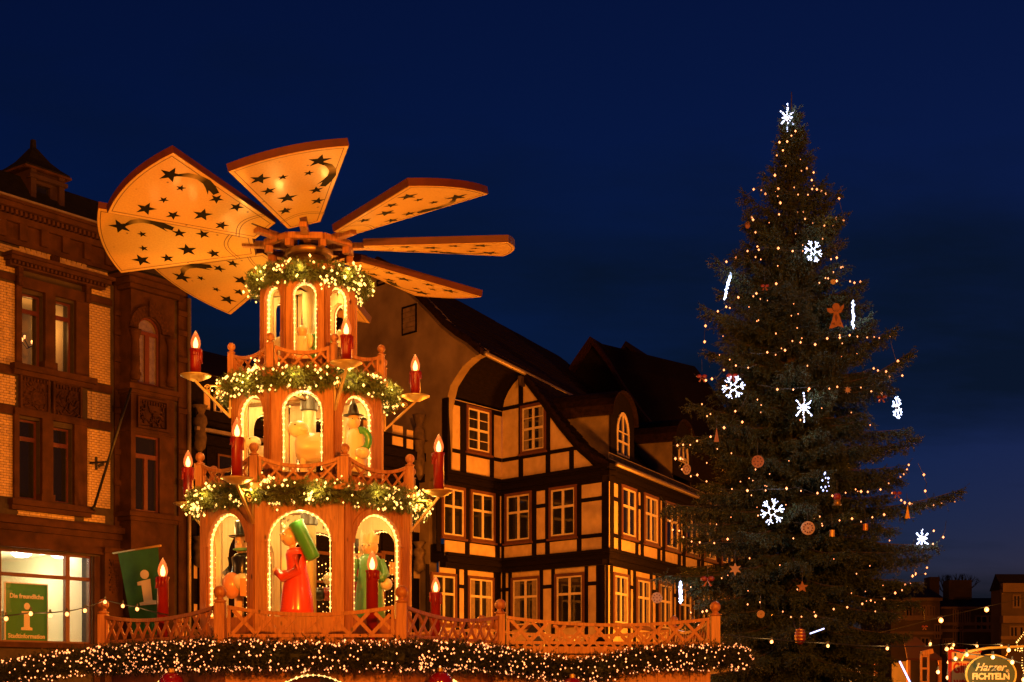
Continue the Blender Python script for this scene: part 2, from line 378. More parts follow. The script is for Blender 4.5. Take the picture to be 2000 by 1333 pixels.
# carved panels under the upper windows
for x0, x1, yt, yb in ((40, 90, 738, 802), (104, 153, 753, 817)):
    r = FL.rect(x0, x1, yt, yb)
    pn = lpart('relief_panel', m_stone2, [(r[0], r[1], r[2], r[3], 0, 0.05)])
    fr = MB()
    for q in ((r[0] - 0.06, r[0], r[2], r[3]), (r[1], r[1] + 0.06, r[2], r[3]), (r[0] - 0.06, r[1] + 0.06, r[3], r[3] + 0.06), (r[0] - 0.06, r[1] + 0.06, r[2] - 0.05, r[2])): FL.box(fr, *q, 0, 0.1)
    fr.build('panel_frame', m_stone, pn)
    orn = MB()
    for i in range(26):
        uu, zz = random.uniform(r[0] + .05, r[1] - .05), random.uniform(r[2] + .05, r[3] - .2)
        a = random.uniform(0, PI); l = random.uniform(.05, .13)
        FL.bar(orn, (uu - math.cos(a) * l, zz - math.sin(a) * l), (uu + math.cos(a) * l, zz + math.sin(a) * l), .035, .05, random.uniform(.06, .09))
    k = r[0] + .05
    while k < r[1] - .04: FL.box(orn, k, k + .05, r[3] - .13, r[3] - .04, .05, .09); k += .095
    orn.build('carving', m_stone2, pn, kind='stuff')
# belt courses and the frieze above the office
ub_ = FL.U(232)
def belt(name, ya, yb, d, px=120, u1=ub_, m=m_stone): return lpart(name, m, [(ul, u1, FL.Z(px, yb), FL.Z(px, ya), 0, d)])
belt('belt_course', 1017, 1022, 0.14); belt('belt_course', 1022, 1034, 0.3); belt('belt_course', 1034, 1046, 0.18)
belt('frieze', 1046, 1066, 0.09, m=m_stone); belt('belt_course', 1066, 1078, 0.15)
lpart('pier', m_stone, [(FL.U(182), FL.U(193), 0, FL.Z(188, 1088), 0, 0.06)])
pil = lpart('pilaster', m_stone, [(FL.U(196), FL.U(231), 0, FL.Z(210, 1082), 0, 0.2), (FL.U(193), FL.U(234), FL.Z(210, 1082), FL.Z(210, 1072), 0, 0.28)])
cv = MB()
for i in range(14):
    zz = FL.Z(213, 1160) + i * (FL.Z(213, 1098) - FL.Z(213, 1160)) / 13; w = 0.05 + 0.1 * abs(math.sin(i * 1.1))
    FL.box(cv, FL.U(213) - w, FL.U(213) + w, zz, zz + 0.05, 0.2, 0.225 + 0.01 * (i % 3))
cv.build('carving', m_stone2, pil, kind='stuff')
# main cornice
lpart('frieze', m_stone, [(ul, FL.U(250), zc0, zc1 - 0.42, 0, 0.07)])
lpart('cornice', m_stone, [(ul, FL.U(238), zc1 - 0.42, zc1 - 0.26, 0, 0.18), (ul, FL.U(238), zc1 - 0.14, zc1 - 0.02, 0, 0.42), (ul, FL.U(238), zc1 - 0.02, zc1 + 0.05, 0, 0.5)])
dn = MB(); u = FL.U(-20)
while u < FL.U(236): FL.box(dn, u, u + 0.07, zc1 - 0.255, zc1 - 0.145, 0.05, 0.3); u += 0.135
dn.build('dentils', m_stone, LH, kind='stuff')
for x in range(-10, 236, 42): FL.box(dn := MB(), FL.U(x), FL.U(x) + 0.22, zc0 + 0.12, zc1 - 0.42, 0.07, 0.16); dn.build('frieze_block', m_stone, LH)
lpart('gutter', m_metal, [(ul, FL.U(238), zc1 + 0.05, zc1 + 0.10, 0.42, 0.54)])
# mansard roof and dormer
zr = zc1 + 1.05
mr = MB(); FL.box(mr, ul, ur, zc1 - 0.05, zc1 + 0.05, -6, 0)
mr.prism([FL.pt(ul, zc1 + 0.05, 0.3), FL.pt(ul, zr, -0.5), FL.pt(ul, zr + 0.5, -3.5), FL.pt(ul, zc1, -6)], FL.u * (FL.U(246) - ul))
mr.prism([FL.pt(FL.U(246), zc1 - 1.0, 0.1), FL.pt(FL.U(246), zc1 + 0.2, -0.8), FL.pt(FL.U(246), zc1 - 0.1, -6)], FL.u * (ur - FL.U(246)))
roof_L = mr.build('roof', m_slate, LH)
du0, du1 = FL.U(62), FL.U(125); dz0, dz1 = zc1, FL.Z(95, 335)
dmb = MB(); dw = FL.U(75), FL.U(103), FL.Z(89, 424), FL.Z(89, 362)
FL.wall(dmb, du0, du1, dz0, dz1, [dw], -0.25, -0.1); FL.box(dmb, du0, du0 + 0.1, dz0, dz1, -1.3, -0.25); FL.box(dmb, du1 - 0.1, du1, dz0, dz1, -1.3, -0.25)
FL.box(dmb, du0 - 0.02, du0 + 0.14, dz0, dz1, -0.1, 0.0); FL.box(dmb, du1 - 0.14, du1 + 0.02, dz0, dz1, -0.1, 0.0)
FL.box(dmb, du0 - 0.08, du1 + 0.08, dz1 - 0.3, dz1 - 0.2, -0.1, 0.06)
dorm = dmb.build('dormer', mat('shaded_dormer_paint', (.032, .012, .007), .7, .3, 5), LH)  # base colour darkened in place of weaker light up at the roof
FL.box(q := MB(), *dw, -0.2, -0.19); q.build('pane', m_pane, dorm)
cap = MB(); cu, cw = (du0 + du1) / 2, (du1 - du0) / 2 + 0.18
prof = [(1.0, 0.0), (1.0, 0.07), (0.74, 0.28), (0.48, 0.55), (0.28, 0.85), (0.12, 1.1), (0.09, 1.12), (0.075, 1.45)]
vs = []
for k, dz in prof:
    h = cw * k
    for a, b in ((-1, -1), (1, -1), (1, 1), (-1, 1)): vs.append(FL.pt(cu + a * h, dz1 + dz * 0.66, -0.65 + b * h))
fs = [(i * 4 + k, i * 4 + (k + 1) % 4, i * 4 + 4 + (k + 1) % 4, i * 4 + 4 + k) for i in range(len(prof) - 1) for k in range(4)] + [(3, 2, 1, 0), tuple(len(vs) - 4 + k for k in range(4))]
cap.add(vs, fs).build('dormer_cap', m_slate, dorm)
FL.box(q := MB(), cu - cw - .03, cu + cw + .03, dz1 - 0.06, dz1 - 0.005, -0.65 - cw, -0.65 + cw + .03); q.build('dormer_eave', m_stone, dorm)
# projecting oriel bay
o0, o1 = FL.U(254), FL.U(343); OD = 0.55
FO = Fac(100, 37, 3100, OD)
def opx(x): return FO.U(x)
o0, o1 = opx(256), opx(341); oz1 = FO.Z(298, 575)
ow = FO.rect(269, 313, 623, 752); ow2 = FO.rect(265, 312, 852, 1000); spr = FO.Z(290, 648)
ob = MB(); FO.wall(ob, o0, o1, 0, oz1, [(ow[0], ow[1], ow[2], spr), ow2], -0.2, 0.0)
# cut the arch: lay the region over the spring line as strips round the arch
ob = MB(); FO.wall(ob, o0, o1, 0, oz1, [(ow[0], ow[1], ow[2], oz1), ow2], -0.2, 0.0)
ca, ra = (ow[0] + ow[1]) / 2, (ow[1] - ow[0]) / 2
th = np.linspace(PI, 0, 13)
for a, b in zip(th, th[1:]):
    FO.poly(ob, [(ca + ra * math.cos(a), spr + ra * math.sin(a)), (ca + ra * math.cos(b), spr + ra * math.sin(b)), (ca + ra * math.cos(b), oz1), (ca + ra * math.cos(a), oz1)], -0.2, 0.0)
FO.box(ob, o0, o0 + 0.2, 0, oz1, -OD - 0.05, -0.2); FO.box(ob, o1 - 0.2, o1, 0, oz1, -OD - 0.05, -0.2)
oriel = ob.build('oriel_bay', m_stone, LH)
tr = MB()
for a, b in zip(th, th[1:]):
    FO.poly(tr, [(ca + r_ * math.cos(t_), spr + r_ * math.sin(t_)) for r_, t_ in ((ra + .03, a), (ra + .03, b), (ra + .3, b), (ra + .3, a))], 0, 0.07)
FO.box(tr, ca - .09, ca + .12, spr + ra, spr + ra + .42, 0.07, 0.14)
tr.build('arch_trim', m_stone2, oriel)
for x in (260, 330):
    c = FO.pt(FO.U(x), 0, 0.1); cb = FO.Z(x, 742 if x < 300 else 757); ct = FO.Z(x, 645 if x < 300 else 664); h = ct - cb
    cl = MB().lathe([(.13, 0), (.13, .1), (.16, .12), (.11, .3), (.13, .42), (.12, .46), (.105, h - .3), (.1, h - .26), (.15, h - .08), (.17, h)], (c.x, c.y, cb), 12); cl.build('column', m_stone, oriel, smooth=True)
w = MB(); fw = .05
for q in ((ow[0], ow[0] + fw, ow[2], spr), (ow[1] - fw, ow[1], ow[2], spr), (ow[0] + fw, ow[1] - fw, ow[2], ow[2] + fw), (ow[0] + fw, ow[1] - fw, spr - .1, spr), (ca - .07, ca + .07, ow[2] + fw, spr - .1)): FO.box(w, *q, -.17, -.08)
for a, b in zip(th, th[1:]): FO.poly(w, [(ca + r_ * math.cos(t_), spr + r_ * math.sin(t_)) for r_, t_ in ((ra - .05, a), (ra - .05, b), (ra, b), (ra, a))], -.17, -.08)
win = w.build('arched_window', m_winred, oriel)
m_curtain = mat('net_curtain', (0.25, 0.2, 0.15), 0.9, 0.35, 8)
pv = [(ca + (ra - .05) * math.cos(t_), spr + (ra - .05) * math.sin(t_)) for t_ in th]
FO.poly(q := MB(), [(ow[0] + fw, ow[2] + fw), (ow[1] - fw, ow[2] + fw)] + [p for p in pv[::-1]], -.145, -.14); q.build('curtain', m_curtain, oriel)
FO.poly(q := MB(), [(ow[0] + fw, ow[2] + fw), (ow[1] - fw, ow[2] + fw)] + [p for p in pv[::-1]], -.128, -.123); q.build('pane', m_clear, oriel)
w = MB(); zt = ow2[2] + (ow2[3] - ow2[2]) * .70; cm = (ow2[0] + ow2[1]) / 2
for q in ((ow2[0], ow2[0] + fw, ow2[2], ow2[3]), (ow2[1] - fw, ow2[1], ow2[2], ow2[3]), (ow2[0] + fw, ow2[1] - fw, ow2[2], ow2[2] + fw), (ow2[0] + fw, ow2[1] - fw, ow2[3] - fw, ow2[3]), (ow2[0] + fw, ow2[1] - fw, zt, zt + .12), (cm - .06, cm + .06, ow2[2] + fw, zt)): FO.box(w, *q, -.17, -.08)
w.build('window', m_winred, oriel)
for q in ((ow2[0] + fw, cm - .06, ow2[2] + fw, zt), (cm + .06, ow2[1] - fw, ow2[2] + fw, zt), (ow2[0] + fw, ow2[1] - fw, zt + .12, ow2[3] - fw)): FO.box(p := MB(), *q, -.13, -.125); p.build('pane', m_pane, oriel)
def obelt(name, ya, yb, d, x=298, m=m_stone):
    b = MB(); z0, z1 = FO.Z(x, yb), FO.Z(x, ya); FO.box(b, o0 - d, o1 + d, z0, z1, -OD, d); return b.build(name, m, oriel)
obelt('ledge', 758, 768, .14); obelt('ledge', 768, 775, .06); obelt('ledge', 1004, 1013, .16); obelt('ledge', 1013, 1021, .07); obelt('ledge', 842, 848, .03)
obelt('cornice', 548, 556, .34); obelt('cornice', 556, 566, .22); obelt('cornice', 566, 574, .1)
FO.box(q := MB(), o0 - .36, o1 + .36, FO.Z(298, 548), FO.Z(298, 548) + .06, -OD, .36); q.build('lead_cover', m_slate, oriel)
r = FO.rect(270, 322, 784, 836); q = MB()
for z_ in ((r[0] - .06, r[0], r[2], r[3]), (r[1], r[1] + .06, r[2], r[3]), (r[0] - .06, r[1] + .06, r[3], r[3] + .06), (r[0] - .06, r[1] + .06, r[2] - .06, r[2])): FO.box(q, *z_, 0, .08)
rp = q.build('relief_panel', m_stone, oriel); q = MB()
for i in range(30):
    uu, zz = random.uniform(r[0] + .05, r[1] - .05), random.uniform(r[2] + .05, r[3] - .18); a = random.uniform(0, PI); l = random.uniform(.04, .11)
    FO.bar(q, (uu - math.cos(a) * l, zz - math.sin(a) * l), (uu + math.cos(a) * l, zz + math.sin(a) * l), .035, 0.0, random.uniform(.03, .06))
k = r[0] + .03
while k < r[1] - .04: FO.box(q, k, k + .05, r[3] - .12, r[3] - .03, 0, .05); k += .09
rp2 = q.build('carving', m_stone2, oriel, kind='stuff')
for x0, x1 in ((222, 247), (346, 362)):
    for yy in (648, 700, 880, 940, 610, 800):
        q = MB(); FL.box(q, FL.U(x0) - .05, FL.U(x1), FL.Z((x0 + x1) / 2, yy + 10), FL.Z((x0 + x1) / 2, yy), 0.06, 0.13); q.build('quoin', m_stone, LH)
    q = MB(); FL.box(q, FL.U(x0), FL.U(x1) + .04, 0, zc1 - .9, 0, 0.06); q.build('quoin_strip', m_stone, LH)
dp = MB().tube([FL.pt(FL.U(364), 0, .12), FL.pt(FL.U(364), FL.Z(364, 585), .12)], .06, 8); dp.build('drainpipe', m_metal, LH, smooth=True)
# the lit upper room
rm = MB(); ra_, rb_ = FL.U(25), FL.U(160); rz0, rz1 = A[2] - .8, A[3] + .25
FL.box(rm, ra_, rb_, rz0, rz1, -4.0, -3.9); FL.box(rm, ra_, rb_, rz1, rz1 + .1, -4, -.46); FL.box(rm, ra_, rb_, rz0 - .1, rz0, -4, -.46); FL.box(rm, ra_ - .1, ra_, rz0, rz1, -4, -.46); FL.box(rm, rb_, rb_ + .1, rz0, rz1, -4, -.46)
rm.build('upper_room', m_roomwarm, LH)
FLd = Fac(100, 37, 3100, -1.3); cp = FLd.pt(FLd.U(67), FLd.Z(67, 674)); ch = thing('chandelier', cp, 'small brass chandelier glowing behind the upper window of the brick house', 'chandelier')
q = MB().tube([cp + Vector((0, 0, .1)), (cp.x, cp.y, rz1)], .012, 6); q.build('rod', m_iron, ch)
q = MB(); fl = []
for k in range(6):
    a = k * PI / 3; e = cp + Vector((.33 * math.cos(a), .33 * math.sin(a), .08))
    q.tube([cp, cp + Vector((.2 * math.cos(a), .2 * math.sin(a), -.1)), e], .014, 5); fl.append(e + Vector((0, 0, .06)))
q.ball(cp - Vector((0, 0, .06)), .06); q.build('arms', m_iron, ch)
for e in fl: MB().ball(e, .03, 8, sz=1.8).build('bulb', m_bulb, ch)
lamp(cp + Vector((0, 0, .45)), 50, (1, .46, .10), .1)
# the tourist office behind the ground floor glazing
fr = MB(); wr = lambda x0, x1, y0, y1: (FL.U(x0), FL.U(x1), FL.Z(100, y1), FL.Z(100, y0))
zt_, zb_ = zs1, zs0; ztr0, ztr1 = FL.Z(70, 1128), FL.Z(70, 1121)
cols = [FL.U(-70), FL.U(-1), FL.U(6), FL.U(132), FL.U(140), FL.U(178), FL.U(181)]
for a, b in ((cols[0], cols[0] + .06), (cols[1], cols[2]), (cols[3], cols[4]), (cols[5], cols[6])): FL.box(fr, a, b, zb_, zt_, -.2, -.08)
for a, b in ((cols[0] + .06, cols[1]), (cols[2], cols[3]), (cols[4], cols[5])):
    FL.box(fr, a, b, zb_, zb_ + .05, -.19, -.09); FL.box(fr, a, b, zt_ - .05, zt_, -.19, -.09); FL.box(fr, a, b, ztr0, ztr1, -.19, -.09)
sw = fr.build('shop_window', m_winred, LH)
for a, b in ((cols[0] + .06, cols[1]), (cols[2], cols[3]), (cols[4], cols[5])):
    for za, z2 in ((zb_ + .05, ztr0), (ztr1, zt_ - .05)): FL.box(q := MB(), a, b, za, z2, -.145, -.14); q.build('pane', m_clear, sw)
lpart('window_sill', m_stone, [(FL.U(-70), FL.U(184), zb_ - .14, zb_ - .01, 0, .2)])
rm = MB(); a_, b_ = FL.U(-70), FL.U(186); f_, c_ = zb_ - .9, zt_ + .12
FL.box(rm, a_, b_, f_, c_, -4.6, -4.5); FL.box(rm, a_, b_, c_, c_ + .08, -4.6, -.46); FL.box(rm, a_, b_, f_ - .08, f_, -4.6, -.46); FL.box(rm, a_ - .08, a_, f_, c_, -4.6, -.46); FL.box(rm, b_, b_ + .08, f_, c_, -4.6, -.46)
rm.build('office_room', m_roomwall, LH)
for x, y, d in ((42, 1100, -1.6), (118, 1089, -1.0)):
    fd = Fac(100, 37, 3100, d); c = fd.pt(fd.U(x), c_ - .02); MB().lathe([(.02, -.13), (.16, -.11), (.25, -.05), (.27, 0)], c, 16).build('ceiling_lamp', m_lampglass, LH, smooth=True)
lamp(FL.pt(FL.U(60), c_ - .7, -2.2), 75, (1, .88, .5), .25); lamp(FL.pt(FL.U(140), c_ - .7, -2.2), 50, (1, .88, .5), .25)
def furn(name, label, cat, x0, x1, z0, z1, d0, d1, shelves=0):
    F_ = Fac(100, 37, 3100, d1); t = thing(name, FL.pt((F_.U(x0) + F_.U(x1)) / 2, z0, (d0 + d1) / 2), label, cat); ua, ub = F_.U(x0), F_.U(x1); b = MB()
    FL.box(b, ua, ub, z0, z1 - .05, d0, d0 + .05); FL.box(b, ua, ua + .05, z0, z1 - .05, d0 + .05, d1); FL.box(b, ub - .05, ub, z0, z1 - .05, d0 + .05, d1); b.build('carcass', m_wfurn, t)
    FL.box(q := MB(), ua - .04, ub + .04, z1 - .05, z1, d0 - .02, d1 + .04); q.build('top', m_roomwall, t)
    for i in range(shelves):
        zz = z0 + (i + 1) * (z1 - z0) / (shelves + 1); FL.box(q := MB(), ua + .05, ub - .05, zz, zz + .03, d0 + .05, d1 - .02); q.build('shelf', m_wfurn, t)
furn('wall_shelf', 'tall pale shelf with brochures at the right of the lit office', 'shelf', 138, 176, f_, zb_ + 1.3, -4.4, -4.0, 5)
furn('counter', 'long wooden counter behind the green office poster', 'counter', 108, 182, f_, zb_ + .5, -3.2, -2.5, 1)
furn('bookshelf', 'dark brochure shelf at the back left of the lit office', 'shelf', 2, 34, f_, zb_ + 1.05, -4.4, -4.0, 4)
for x in (45, 95): lamp(FL.pt(FL.U(x), c_ - .25, -.28), 20, (1, .85, .5), .05)   # lights added to brighten the poster, no fixtures
# poster with its print
ps = FL.rect(29, 110, 1140, 1254); po = thing('poster', FL.pt((ps[0] + ps[1]) / 2, ps[2], -.5), 'green tourist office poster with a white letter i in the ground floor window', 'poster')
FL.box(q := MB(), *ps, -.42, -.40); q.build('board', m_green, po)
fr = MB()
for z_ in ((ps[0] - .04, ps[0], ps[2], ps[3]), (ps[1], ps[1] + .02, ps[2], ps[3]), (ps[0] - .04, ps[1] + .02, ps[3], ps[3] + .03)): FL.box(fr, *z_, -.43, -.39)
fr.build('edge', m_roomwall, po)
RF = Matrix((FL.u, Vector((0, 0, 1)), FL.n)).transposed().to_4x4()
def ftext(f, txt, u, z, d, size, m, parent, name='lettering', **k):
    R_ = Matrix((f.u, Vector((0, 0, 1)), f.n)).transposed().to_4x4()
    return text_mb(txt, Matrix.Translation(f.pt(u, z, d)) @ R_, size, **k).build(name, m, parent)
pc = (ps[0] + ps[1]) / 2; ph = ps[3] - ps[2]; pw = ps[1] - ps[0]
ftext(FL, 'Die freundliche', pc, ps[3] - ph * .215, -.395, pw * .132, m_cream, po, bold=.004)
ftext(FL, 'Stadtinformation', pc, ps[2] + ph * .10, -.395, pw * .132, m_cream, po, bold=.004)
def letter_i(f, parent, u, zb, h, d, m):
    b = MB(); w = h * .46
    pts = [(-.5 * w, 0), (.5 * w, 0), (.5 * w, .09 * h), (.27 * w, .12 * h), (.27 * w, .68 * h), (-.45 * w, .68 * h), (-.45 * w, .60 * h), (-.25 * w, .57 * h), (-.25 * w, .12 * h), (-.5 * w, .09 * h)]
    f.poly(b, [(u + a, zb + c) for a, c in pts], d, d + .004)
    f.poly(b, [(u + .02 * w + .27 * w * math.cos(t), zb + .86 * h + .27 * w * math.sin(t)) for t in np.linspace(0, 2 * PI, 21)[:-1]], d, d + .004)
    return b.build('letter_i', m, parent)
letter_i(FL, po, pc, ps[2] + ph * .205, ph * .48, -.398, m_cream)
# entrance arch beside the office, wreath inside
FL.box(q := MB(), door[0], door[1], 0, door[3], -.5, -.46); q.build('entrance_back', m_winred, LH)
ew = FL.rect(238, 256, 1122, 1215); FL.box(q := MB(), *ew, -.44, -.43); q.build('fanlight', mat('lit_pane', (.5, .4, .2), .4, emit=(1, .6, .18), es=.5), LH)
er = MB(); ec, rr_ = (door[0] + door[1]) / 2, (door[1] - door[0]) / 2
for a, b in zip(th, th[1:]): FL.poly(er, [(ec + r_ * math.cos(t_), door[3] - rr_ + r_ * math.sin(t_)) for r_, t_ in ((rr_ - .03, a), (rr_ - .03, b), (rr_ + .2, b), (rr_ + .2, a))], 0, .1)
er.build('entrance_arch', m_stone, LH)
# flag on its rod and the iron flagpole with a cross
fp0, fp1 = P(221, 1081, 36.6), P(314, 1066, 35.6); fg = thing('flag', P(268, 1160, 36.1), 'green banner with a cream letter i hanging below the sandstone bay', 'flag')
MB().tube([fp0, fp1], .03, 8).build('rod', mat('brass_rod', (.45, .3, .1), .4, metal=.4), fg, smooth=True)
NU, NV = 10, 14; gv = []
tl, tr_, bl, br = P(230, 1081, 36.5), P(309, 1069, 35.65), P(262, 1238, 36.2), P(318, 1240, 35.6)
def flagpt(a, b):
    p = tl.lerp(tr_, a).lerp(bl.lerp(br, a), b); return p + Vector((.0, -.10 * math.sin(a * 5.2 + b * 2) * b, 0))
gv = [flagpt(i / NU, j / NV) for j in range(NV + 1) for i in range(NU + 1)]
gf = [(j * (NU + 1) + i, j * (NU + 1) + i + 1, (j + 1) * (NU + 1) + i + 1, (j + 1) * (NU + 1) + i) for j in range(NV) for i in range(NU)]
q = MB(); q.add(gv, gf); q.build('cloth', m_flag, fg, smooth=True)
def flagpoly(pts, name):
    b = MB(); n = len(pts); vs = [flagpt(x, y) + Vector((.004, -.035, 0)) for x, y in pts]; b.add(vs, [tuple(range(n))]); return b.build(name, m_cream, fg)
flagpoly([(.46, .37), (.74, .35), (.74, .60), (.86, .605), (.86, .65), (.36, .66), (.36, .625), (.48, .615), (.48, .42), (.38, .42), (.38, .38)][::-1], 'letter_i')
flagpoly([(.6 + .115 * math.cos(t), .295 + .055 * math.sin(t)) for t in np.linspace(0, 2 * PI, 17)[:-1]], 'letter_dot')
fp = thing('flagpole', P(182, 995, 37.6), 'slanted black iron flagpole with a cross bracket on the brick strip', 'flagpole')
pa, pb = P(183, 993, 37.7), P(256, 758, 37.2)
MB().tube([pa, pb], .035, 8).build('pole', m_iron, fp, smooth=True); MB().ball(pa, .07, 10).build('socket', m_iron, fp)
cc = P(188, 905, 37.9); q = MB(); q.beam(cc - Vector((.17, 0, 0)), cc + Vector((.34, -.1, .02)), .05, .05); q.beam(cc - Vector((0, 0, .17)), cc + Vector((0, 0, .17)), .05, .06); q.beam(cc + Vector((.05, 0, -.08)), cc + Vector((.2, 0, -.02)), .05, .07)
q.build('cross_bracket', m_iron, fp)

# ------------------------------------------------------------------ dark timber house half hidden behind the pyramid
FM = Fac(100, 37, 3100, -0.35)
MH = thing('dark_timber_house', FM.pt(FM.U(600), 0), 'dark jettied timber house standing behind the wooden pyramid', 'house')
def fpart(f, name, m, boxes, parent, kind=None):
    b = MB()
    for q in boxes: f.box(b, *q)
    return b.build(name, m, parent, kind=kind)
m0, m1, m2 = FM.U(366), FM.U(620), FM.U(822)
zM = [FM.Z(400, 1060), FM.Z(400, 862), FM.Z(400, 815), FM.Z(400, 742)]
fpart(FM, 'wall', m_dark, [(m0, m2, 0, zM[1], -.4, 0), (m0, m2, zM[1], zM[2], -.4, .12), (m0, m1, zM[2], zM[3], -.4, .2), (m1, m2, zM[2], zM[2] + .55, -.4, .2)], MH)
for i, z_ in enumerate((zM[1], zM[2])): fpart(FM, 'sill_beam', m_dark, [(m0, m2, z_ - .14, z_ + .14, 0.12 + .1 * i, .3 + .06 * i)], MH)
fpart(FM, 'gutter', m_metal, [(m0, m1, zM[1] + .2, zM[1] + .3, .3, .42)], MH)
FM.box(q := MB(), m0, m1, zM[3], zM[3] + .05, -.4, .5)
q.prism([FM.pt(m0, zM[3] + .05, .5), FM.pt(m0, zM[3] + 1.75, -3.0), FM.pt(m0, zM[3], -6)], FM.u * (m1 - m0))
q.prism([FM.pt(m1, zM[2] + .55, .5), FM.pt(m1, zM[2] + .75, -.3), FM.pt(m1, zM[2] + .5, -1)], FM.u * (m2 - m1 + .15)); q.build('roof', m_tiledark, MH)
rec = MB()
def mwin(x0, x1, yt, yb, d=.2, fm=m_white):
    r = FM.rect(x0, x1, yt, yb); b = MB(); w_ = .05
    for z_ in ((r[0], r[0] + w_, r[2], r[3]), (r[1] - w_, r[1], r[2], r[3]), (r[0] + w_, r[1] - w_, r[2], r[2] + w_), (r[0] + w_, r[1] - w_, r[3] - w_, r[3]), (r[0] + w_, r[1] - w_, (r[2] + r[3]) / 2 - .02, (r[2] + r[3]) / 2 + .02)): FM.box(b, *z_, d, d + .05)
    o = b.build('window', fm, MH); FM.box(p := MB(), r[0] + w_, r[1] - w_, r[2] + w_, r[3] - w_, d + .005, d + .012); p.build('pane', m_pane, o)
def mpanel(x0, x1, yt, yb, d=.2): r = FM.rect(x0, x1, yt, yb); fpart(FM, 'infill_panel', m_plaster, [(*r, d, d + .03)], MH)
mpanel(389, 400, 764, 806); mwin(408, 423, 774, 809); mwin(437, 450, 782, 816); mpanel(757, 777, 833, 872); mpanel(785, 797, 842, 878); mpanel(700, 730, 825, 860); mwin(640, 670, 815, 850)
mwin(424, 462, 890, 985, 0, m_brown); mwin(480, 520, 905, 990, 0, m_brown); mwin(560, 600, 915, 990, 0, m_brown); mwin(650, 690, 925, 1000, 0, m_brown)
for x0, x1, yt, yb in ((368, 384, 1100, 1130), (366, 384, 1180, 1210), (760, 800, 1100, 1125), (806, 819, 1095, 1130), (368, 382, 905, 935), (806, 819, 1000, 1040)): mpanel(x0, x1, yt, yb, 0.0)
for x, yt, yb in ((377, 795, 885), (377, 1050, 1110), (806, 812, 940), (806, 1060, 1120)):
    z0, z1 = FM.Z(x, yb), FM.Z(x, yt); c = FM.pt(FM.U(x), z0, .3); h = z1 - z0
    MB().lathe([(.05, 0), (.16, h * .08), (.2, h * .3), (.15, h * .5), (.22, h * .62), (.2, h * .75), (.12, h * .82), (.17, h * .9), (.24, h)], c, 10).build('carved_console', mat('weathered_carving', (.12, .08, .05), .9, .5, 6, .6), MH, smooth=True)
for x in (368, 386, 402, 470, 540, 610, 690, 745, 800): fpart(FM, 'post', m_dark, [(FM.U(x), FM.U(x) + .16, 0, zM[1] - .14, .0, .05)], MH)
for x in (400, 640, 725, 770): # shop windows on the ground floor with light curtains behind the glass
    r = FM.rect(x - 14, x + 14, 1085, 1330) if x == 400 else FM.rect(x - 30, x + 22, 1085, 1330)
    b = MB(); FM.box(b, r[0], r[0] + .08, .4, r[3], .06, .12); FM.box(b, r[1] - .08, r[1], .4, r[3], .06, .12); FM.box(b, r[0], r[1], r[3], r[3] + .1, .06, .13); FM.box(b, r[0] + .08, r[1] - .08, r[3] - .9, r[3] - .83, .07, .11)
    b.build('shop_window', m_brown, MH)
lcn = {400: 'curtain of tiny warm lights in the window left of the pyramid', 640: 'curtain of tiny warm lights seen past the red carved figure', 725: 'curtain of tiny warm lights seen past the green king figure', 770: 'curtain of tiny warm lights hanging by the pyramid right edge'}
for x, lb in lcn.items():
    r = FM.rect(x - 13, x + 12, 1090, 1325) if x == 400 else FM.rect(x - 28, x + 18, 1095, 1325)
    t = thing('light_curtain', FM.pt((r[0] + r[1]) / 2, .4, .15), lb, 'string lights', 'light curtains in the windows'); pts = []; cb = MB(); u = r[0] + .1
    while u < r[1] - .05:
        cb.tube([FM.pt(u, r[3], .15), FM.pt(u, .5, .15)], .004, 3); z_ = r[3] - random.random() * .2
        while z_ > .5: pts.append(FM.pt(u + random.uniform(-.04, .04), z_, .16)); z_ -= random.uniform(.1, .3)
        u += .16
    cb.build('cable', m_cable, t); bulbs_mesh(pts, .018, 'bulbs', m_bulby, t)
# ------------------------------------------------------------------ half-timbered corner house
KY = 47.0
FB = Fac(1190, KY, -1650); FC = Fac(1190, KY, 2263)
Yi = FB.pt(FB.U(980), 0).y
FA = Fac(980, Yi, 3100)
FG = Fac(868, FA.pt(FA.U(868), 0).y, -1650, -0.02)
OFFS = -0.28
FA1, FB1, FC1 = Fac(980, Yi, 3100, OFFS), Fac(1190, KY, -1650, OFFS), Fac(1190, KY, 2263, OFFS)
HH = thing('half_timbered_house', FB.pt(0, 0), 'half-timbered corner house with ochre infill and dormers beside the tall gable', 'house')
CD = FC.u
def corner(f, g):   # u on f where planes f and g meet
    d = g.o - f.o; det = f.u.x * -g.u.y + g.u.x * f.u.y
    return (d.x * -g.u.y + g.u.x * d.y) / det
uBi, uBo = corner(FB, FA), 0.0; uAi = corner(FA, FB)
uB1i, uB1o, uC1o = corner(FB1, FA1), corner(FB1, FC1), corner(FC1, FB1); uA1i = corner(FA1, FB1)
uA0, uA10 = corner(FA, FG) + .02, corner(FA1, FG) + .02
CL = 17.0
def hz(f, px, py): return f.Z(px, py)
z_att = FB.Z(1171, 909)            # foot of the attic storey
z_2t = FB.Z(1171, 943)             # head of the second storey
z_2b = FB.Z(1176, 1073)            # foot of the second storey
z_1t = FB1.Z(1168, 1105)
z_1b = FB1.Z(1168, 1262)
zA_top = FA.Z(925, 795)
